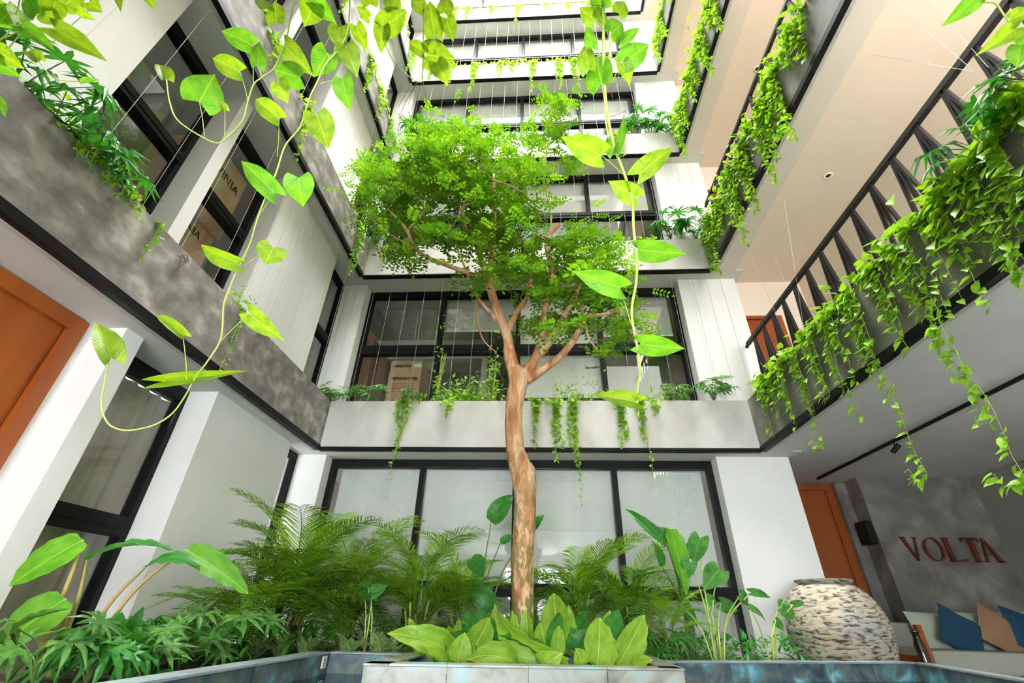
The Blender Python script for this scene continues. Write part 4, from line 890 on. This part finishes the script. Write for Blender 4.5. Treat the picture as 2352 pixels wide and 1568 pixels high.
# lobed plants low in the left bed, small variegated ones along the wall
for (px, Y, lab, n, R, ls) in ((225, 2.55, 'yellow green lobed leaf plant at the bottom left', 9, .2, .2), (330, 2.85, 'grey green lobed leaf plant at the bottom left by the slate wall', 10, .22, .16), (110, 2.4, 'lobed leaf plant in the bottom left corner', 8, .25, .2), (430, 3.3, 'lobed leaf plant under the leaning palm', 10, .22, .18), (500, 3.5, 'large dull green lobed leaf plant before the bushy palm', 10, .28, .24), (360, 3.4, 'dark lobed leaf plant behind the left bed front row', 9, .25, .16), (300, 3.1, 'tall dark lobed leaf plant against the white wall', 8, .2, .14)):
    p = at(px, 1500, 'y', Y); lobed(lab, (p.x, Y, .63), n, R, ls, meshes=PALM8 if n != 9 else PALMD, up=.9, group='lobed leaf plants in the left bed')
p = at(1540, 1500, 'y', 4.5); lobed('low lobed leaf plant right of the tree box', (p.x, 4.5, .63), 9, .2, .16, meshes=PALMD)
VG = [strip_leaf([(0, .02), (.2, .16), (.45, .2), (.75, .12), (1, .005)], cup=.2, droop=.25).mesh('leaf', 'variegated', True)]
def dumb(px, Y, lab):
    p = at(px, 1490, 'y', Y); t = thing('dumb_cane', lab, 'plant', (p.x, Y, .62), 'small variegated plants along the slate wall')
    for i in range(8):
        a = i*2.4; b = Vector((p.x, Y, .62+i*.012)); d = Vector((math.cos(a)*.6, math.sin(a)*.6, random.uniform(.5, 1.2))).normalized(); link('leaf', VG[0], t, frame(b, b+d*random.uniform(.14, .22), Vector((-d.x, -d.y, 1.2)), 1))
for px, Y, n in ((640, 4.05, 'below the bushy palm'), (700, 4.1, 'at the inner corner of the slate wall'), (800, 4.1, 'left of the paired stalks'), (870, 4.1, 'beside the tree box corner'), (900, 4.2, 'right beside the tree box corner'), (945, 4.4, 'behind the tree box left end'), (590, 3.9, 'under the leaning palm')):
    dumb(px, Y, 'small variegated plant '+n)
# low ground cover so that the bed is full
for k, (x0, x1, y0, y1, n) in enumerate(((-3.1, -1.75, 2.6, 5.8, 520), (-1.7, .9, 4.3, 5.9, 620), (.9, 2.4, 4.7, 5.9, 300))):
    q = MB()
    for i in range(n):
        b = Vector((random.uniform(x0, x1), random.uniform(y0, y1), .60+random.random()*.22)); leaf1(q, b, random.uniform(.06, .14), .4, Vector((random.uniform(-1, 1), random.uniform(-1, 1), random.uniform(-.1, .9))).normalized(), Vector((0, 0, 1))+rv(.4))
    o = q.build('ground_cover', 'darkleaf'); tag(o, 'low dark leafy ground cover in the %s of the garden bed' % ['left arm', 'middle', 'right end'][k], 'ground cover', kind='stuff')

# ------------------------------------------------------------------ the jar, door end, lettering, sofa
jc = at(1922, 1440, 'y', 5.35); jx = jc.x; jr = 104*(jc-CAM).dot(W)/FPX
jar = thing('clay_jar', 'huge weathered whitish clay jar standing before the wooden door', 'jar', (jx, 5.35, .25))
prof = [(.0, 0), (.30, 0), (.33, .02), (.40, .25), (.445, .45), (.47, .60), (.475, .68), (.455, .80), (.40, .92), (.33, 1.0), (.26, 1.045), (.235, 1.055)]
ztop = at(1885, 1332, 'y', 5.35).z; sc = (ztop-.25)/1.09; rs = jr/.475
pr = spline([Vector((r*rs, 0, z*sc)) for r, z in prof], 4); MB().lathe([(max(v.x, 0), v.z) for v in pr], (jx, 5.35, .25), 56).build('body', 'jar', jar, smooth=True)
MB().lathe([(.235*rs, 1.05*sc), (.25*rs, 1.06*sc), (.275*rs, 1.075*sc), (.28*rs, 1.088*sc), (.26*rs, 1.092*sc), (.22*rs, 1.085*sc), (.20*rs, 1.05*sc), (.20*rs, .9*sc)], (jx, 5.35, .25), 56).build('rim', 'jar', jar, smooth=True)

def letter(name, polys, m, parent, x, z, w, h, y, th=.03):
    q = MB()
    for poly in polys:
        n = len(poly); q.add([(x+a*w, y, z+b*h) for a, b in poly]+[(x+a*w, y-th, z+b*h) for a, b in poly], [tuple(range(n)), tuple(range(n, 2*n))[::-1]]+[(i, n+i, n+(i+1) % n, (i+1) % n) for i in range(n)])
    return q.build(name, m, parent)
ring = []
for i in range(32):
    a0, a1 = 2*math.pi*i/32, 2*math.pi*(i+1)/32
    def O(a, k):
        tilt = .0
        if k: return (.5+.5*math.cos(a), .5+.5*math.sin(a))
        return (.5+.36*math.cos(a), .5+.455*math.sin(a))
    ring.append([O(a0, 0), O(a1, 0), O(a1, 1), O(a0, 1)][::-1])
LT = {'V': [[(0, 1), (.62, 0), (.70, 0), (.24, 1)], [(.62, 0), (.70, 0), (1.0, 1), (.90, 1)], [(-.06, 1), (-.06, .965), (.32, .965), (.32, 1)], [(.80, 1), (.80, .965), (1.08, .965), (1.08, 1)]],
      'O': ring,
      'L': [[(0, 0), (.26, 0), (.26, 1), (0, 1)], [(.26, 0), (.92, 0), (.98, .12), (.26, .05)], [(-.08, 1), (-.08, .965), (.34, .965), (.34, 1)], [(-.08, .035), (-.08, 0), (0, 0), (0, .035)]],
      'T': [[(.36, 0), (.64, 0), (.64, .95), (.36, .95)], [(0, .93), (1, .93), (1, 1), (0, 1)], [(0, .93), (0, .82), (.04, .93)], [(1, .93), (.96, .93), (1, .82)], [(.28, 0), (.72, 0), (.72, .03), (.28, .03)]],
      'A': [[(.30, 1), (.38, 1), (1, 0), (.72, 0)], [(.30, 1), (.36, .9), (.10, 0), (.02, 0)], [(.14, .28), (.72, .28), (.70, .33), (.16, .33)], [(-.06, 0), (.18, 0), (.18, .03), (-.06, .03)], [(.66, 0), (1.06, 0), (1.06, .03), (.66, .03)]]}
sg = thing('wall_lettering', 'dark wooden serif letters reading VOLTA on the grey wall', 'sign', (5.6, 7.0, 1.85))
zt, zb_ = at(2080, 1233, 'y', 6.98).z, at(2115, 1288, 'y', 6.98).z
for ch, x0, x1 in (('V', 2083, 2107), ('O', 2128, 2163), ('L', 2180, 2207), ('T', 2222, 2250), ('A', 2258, 2287)):
    xm = (at(x0, 1262, 'y', 6.98).x, at(x1, 1262, 'y', 6.98).x)
    letter('letter', LT[ch], 'letterwood', sg, xm[0]-.03, zb_, xm[1]-xm[0]+.06, zt-zb_, 6.998, .035)
sp_ = at(1992, 1220, 'x', 4.7); spk = thing('wall_speaker', 'small black square speaker on the side of the lettered wall', 'speaker', (4.66, 7.14, sp_.z))
spk = MB().box((4.60, 7.02, 1.92), (4.698, 7.24, 2.22)).build('cabinet', 'blackmatte', spk, bevel=.01)
MB().box((4.594, 7.04, 1.94), (4.60, 7.22, 2.20)).build('grille', 'black', spk)

def cushion(name, label, c, w_, h, th, m, rot, group=None, roll=0):
    q = MB(); n = 9; vs = []
    for s in (1, -1):
        for i in range(n):
            for j in range(n):
                u, v = i/(n-1)*2-1, j/(n-1)*2-1; f = max(0, (1-u**4)*(1-v**4))**.5; pin = 1-.06*(1-abs(u*v))
                vs.append((u*w_/2*(1-.07*(1-v*v) if abs(u) > .99 else 1), s*th/2*f, v*h/2*(1-.07*(1-u*u) if abs(v) > .99 else 1)))
    fs = []
    for k in range(2):
        for i in range(n-1):
            for j in range(n-1):
                a = k*n*n+i*n+j; f_ = (a, a+n, a+n+1, a+1); fs.append(f_ if k else f_[::-1])
    t = thing(name, label, 'cushion', c, group)
    o = q.add(vs, fs).build('cover', m, t, smooth=True); o.matrix_basis = Matrix.Rotation(rot, 4, 'Z') @ Matrix.Rotation(-.25, 4, 'X') @ Matrix.Rotation(roll, 4, 'Y')
    e = MB().tube([Matrix.Rotation(rot, 3, 'Z') @ (Matrix.Rotation(-.25, 3, 'X') @ (Matrix.Rotation(roll, 3, 'Y') @ Vector(pt))) for pt in ((-w_/2, 0, -h/2), (-w_/2*.93, 0, 0), (-w_/2, 0, h/2), (0, 0, h/2*.93), (w_/2, 0, h/2), (w_/2*.93, 0, 0), (w_/2, 0, -h/2), (0, 0, -h/2*.93), (-w_/2, 0, -h/2))], .004, 5)
    e2 = D.objects.new('piping', e.mesh('piping', m)); COL.objects.link(e2); e2.parent = t
sy = 6.15
s0 = at(2130, 1492, 'y', sy-.3); sz = s0.z
sofa = thing('sofa', 'pale upholstered sofa with wooden side posts below the lettered wall', 'sofa', (5.4, sy, .25))
MB().box((s0.x, sy-.35, sz-.2), (6.25, sy+.45, sz)).build('seat', 'sofa', sofa, bevel=.03)
MB().box((s0.x+.03, sy+.40, sz-.15), (6.25, sy+.55, sz+.24)).build('backrest', 'sofa', sofa, bevel=.03)
for yy in (sy-.33, sy+.5): MB().box((s0.x-.06, yy-.03, .25), (s0.x-.01, yy+.03, sz+.22)).build('leg', 'wood', sofa)
MB().box((s0.x-.06, sy-.3, sz-.12), (s0.x-.02, sy+.47, sz-.06)).build('side_rail', 'wood', sofa)
MB().box((s0.x-.05, sy-.35, sz-.26), (6.25, sy+.5, sz-.2)).build('frame', 'wood', sofa)
MB().box((6.15, sy-.33, .25), (6.22, sy-.27, sz-.26)).build('leg', 'wood', sofa)
def cu(px, py, Y, w_, h, th, m, rot, lab, roll, name='cushion', g=None):
    p = at(px, py, 'y', Y); cushion(name, lab, p, w_, h, th, m, rot, g, roll)
cu(2165, 1455, sy+.22, .62, .44, .14, 'cushwhite', 0, 'pale green back cushion at the left end of the sofa', 0, g='pale back cushions of the sofa')
cu(2262, 1455, sy+.24, .62, .44, .14, 'cushwhite', 0, 'pale green back cushion behind the blue and tan ones', 0, g='pale back cushions of the sofa')
cu(2350, 1455, sy+.24, .55, .44, .14, 'cushwhite', 0, 'pale green back cushion at the picture edge', 0, g='pale back cushions of the sofa')
cu(2208, 1452, sy+.0, .42, .42, .13, 'cushblue', .1, 'dark blue square cushion tilted on the left of the sofa', .55)
cu(2298, 1450, sy+.02, .42, .42, .13, 'cushtan', .1, 'tan square cushion tilted between the two blue ones', .6)
cu(2362, 1452, sy+.0, .42, .42, .13, 'cushblue', .1, 'dark blue square cushion cut by the picture edge', .3)
bt = at(2100, 1450, 'y', 5.3); bot = thing('glass_vase', 'slender tall glass vase left of the sofa arm', 'vase', (bt.x, 5.3, .25))
zv = at(2090, 1450, 'y', 5.3).z
MB().lathe([(.03, 0), (.045, .02), (.045, zv-.35), (.03, zv-.30), (.03, zv-.25), (.034, zv-.25), (.026, zv-.26), (.026, zv-.31), (.04, zv-.36), (.04, .03), (.0, .03)], (bt.x, 5.3, .25), 24).build('body', 'bottleglass', bot, smooth=True)
MB().lathe([(.034, 0), (.038, .012), (.034, .024)], (bt.x, 5.3, zv-.01), 24).build('rim', 'bottleglass', bot, smooth=True)
# ceiling track with spot
a, b = at(1852, 1108, 'z', 2.79), at(2380, 862, 'z', 2.79); a.x = b.x = (a.x+b.x)/2
tr = thing('track_light', 'thin black ceiling track with a spot in the lobby', 'lamp', (a.x, 5, 2.80))
tr = MB().box((a.x-.014, b.y, 2.782), (a.x+.014, a.y-.2, 2.812)).build('track', 'black', tr)
sp1 = at(2028, 1024, 'z', 2.74); MB().tube([(a.x, sp1.y, 2.78), (a.x, sp1.y, 2.745)], .007, 8).build('stem', 'black', tr)
sh = MB().tube([(a.x+.03, sp1.y-.03, 2.75), (a.x-.04, sp1.y+.03, 2.67)], .026, 16).build('spot_head', 'black', tr)
cb_ = at(2345, 1040, 'x', 6.3); t = thing('ceiling_cable', 'short black loose cable at the lobby ceiling edge', 'cable', (6.28, cb_.y, 2.8)); MB().tube(spline([(6.28, cb_.y, 2.81), (6.27, cb_.y-.03, 2.74), (6.29, cb_.y-.1, 2.68)], 5), .008, 6).build('sleeve', 'black', t)
# ceiling spots in the upper corridors
for k in range(1, 5):
    p = at(1902, 403, 'z', 5.83) if k == 1 else Vector((3.7, 4.2, 0)); zc = zb(k+1)+.03
    t = thing('ceiling_spot', 'small round recessed ceiling spot above the %s floor corridor' % ORD[k], 'lamp', (p.x, p.y, zc))
    MB().lathe([(.05, 0), (.055, -.008), (.035, -.012), (.03, .0)], (p.x, p.y, zc), 24).build('ring', 'paper', t, smooth=True)
    MB().lathe([(.03, -.004), (.018, -.016), (0, -.018)], (p.x, p.y, zc), 16).build('bulb', 'railmetal', t, smooth=True)

# ------------------------------------------------------------------ cartons and cupboards seen through the glass
def text(body, size, m, parent, mw, ext=.0008, bold=0):
    c = D.curves.new('print', 'FONT'); c.body = body; c.size = size; c.extrude = ext; c.offset = bold; c.align_x = 'CENTER'
    o = D.objects.new('print', c); me = D.meshes.new_from_object(o.evaluated_get(bpy.context.evaluated_depsgraph_get())) if False else None
    COL.objects.link(o); bpy.context.view_layer.update(); me = D.meshes.new_from_object(o); D.objects.remove(o)
    me.materials.clear(); me.materials.append(MATS[m]); return link('print', me, parent, mw)
c0, c1 = at(900, 828, 'y', 6.5), at(972, 828, 'y', 6.5); w_ = c1.x-c0.x
ct = thing('carton', 'tall refrigerator carton standing inside the first floor back window', 'box', ((c0.x+c1.x)/2, 6.75, 3.0))
ct = MB().box((c0.x, 6.5, 3.005), (c1.x, 7.0, c0.z)).build('box_body', 'carton', ct, bevel=.004)
mx_ = (c0.x+c1.x)/2; FX = Matrix.Rotation(math.pi/2, 4, 'X')
h = c0.z
text('SAMSUNG', .066, 'ink', ct, Matrix.Translation((mx_-.065, 6.497, h-.13)) @ FX, bold=.003)
text('REFRIGERATOR', .062, 'ink', ct, Matrix.Translation((mx_, 6.497, h-.36)) @ FX, bold=.003)
for i in range(4):
    q = MB(); x = c0.x+.08
    while x < c1.x-.1: l = random.uniform(.03, .09); q.box((x, 6.4965, h-.44-i*.045), (min(x+l, c1.x-.06), 6.4995, h-.432-i*.045)); x += l+.015
    q.build('fine_print', 'letterwood', ct)
MB().box((c1.x-.14, 6.4955, h-.13), (c1.x-.015, 6.4995, h-.06)).build('paper_label', 'paper', ct)
MB().box((mx_-.03, 6.5, h), (mx_+.03, 7.0, h+.002)).build('tape', 'paper', ct)
wr = thing('wardrobe', 'orange wooden wardrobe inside the left end of the first floor back room', 'wardrobe', (-3.2, 7, 3.0))
MB().box((-3.38, 6.4, 3.0), (-2.98, 8.4, 5.25)).build('carcass', 'palewood', wr)
for i in range(5): MB().box((-2.98, 6.42+i*.39, 3.05), (-2.965, 6.79+i*.39, 5.2)).build('door', 'wood' if i % 2 else 'palewood', wr, bevel=.004)
pt = struct(MB().box((-1.0, 6.9, 3.0), (-.9, 9.4, 5.8)).build('wall_partition', 'roomwall'))
struct(MB().box((-3.4, 7.8, 5.35), (-1.0, 8.4, 5.8)).build('ceiling_beam', 'white'))
# cartons behind the left wall window
def lcarton(y0, y1, z0, z1, x1, lab, lines, depth=.7):
    t = thing('carton', lab, 'box', (x1-depth/2, (y0+y1)/2, z0)); t = MB().box((x1-depth, y0, z0+.003), (x1, y1, z1)).build('box_body', 'carton', t, bevel=.004)
    MB().box((x1, (y0+y1)/2-.03, z0+.01), (x1+.002, (y0+y1)/2+.03, z1)).build('tape', 'blindtan', t)
    RM = Matrix.Rotation(math.pi/2, 4, 'Z') @ Matrix.Rotation(math.pi/2, 4, 'X')
    for s, sz_, zz, yy in lines: text(s, sz_, 'ink', t, Matrix.Translation((x1+.003, yy, zz)) @ RM, bold=.002)
lcarton(2.95, 3.62, 3.0, 4.6, -3.75, 'lower amber carton inside the second left window on the first floor', [('WINIA', .13, 4.42, 3.25)])
lcarton(2.95, 3.66, 4.61, 5.62, -3.72, 'upper cardboard carton with dark lettering inside the second left window', [('WINIA', .16, 5.3, 3.35)])
# low warm cupboards behind the right part of the back window
fz = thing('reflection_panel', 'white banded panel imitating the reflection in right pane of first floor window', 'cabinet', (1.6, 6.6, 3.0))  # added white panel painting in the pale reflection on the lower glass
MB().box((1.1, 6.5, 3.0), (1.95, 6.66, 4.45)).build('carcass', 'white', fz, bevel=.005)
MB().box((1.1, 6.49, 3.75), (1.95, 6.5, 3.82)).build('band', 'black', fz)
for i, x in enumerate((.0, 1.1)):
    t = thing('sideboard', 'low brown cabinet seen through the %s first floor window' % ['third pane of the', 'right pane of the'][i], 'cabinet', (x+.5, 7, 3.0))
    MB().box((x, 6.7, 3.0), (x+1.0, 7.2, 3.95)).build('carcass', 'palewood', t)
    for j in range(2): MB().box((x+.03+j*.485, 6.685, 3.05), (x+.485+j*.485, 6.7, 3.9)).build('door', 'palewood', t, bevel=.003)
    MB().box((x-.02, 6.66, 3.95), (x+1.02, 7.22, 3.98)).build('top', 'black', t)
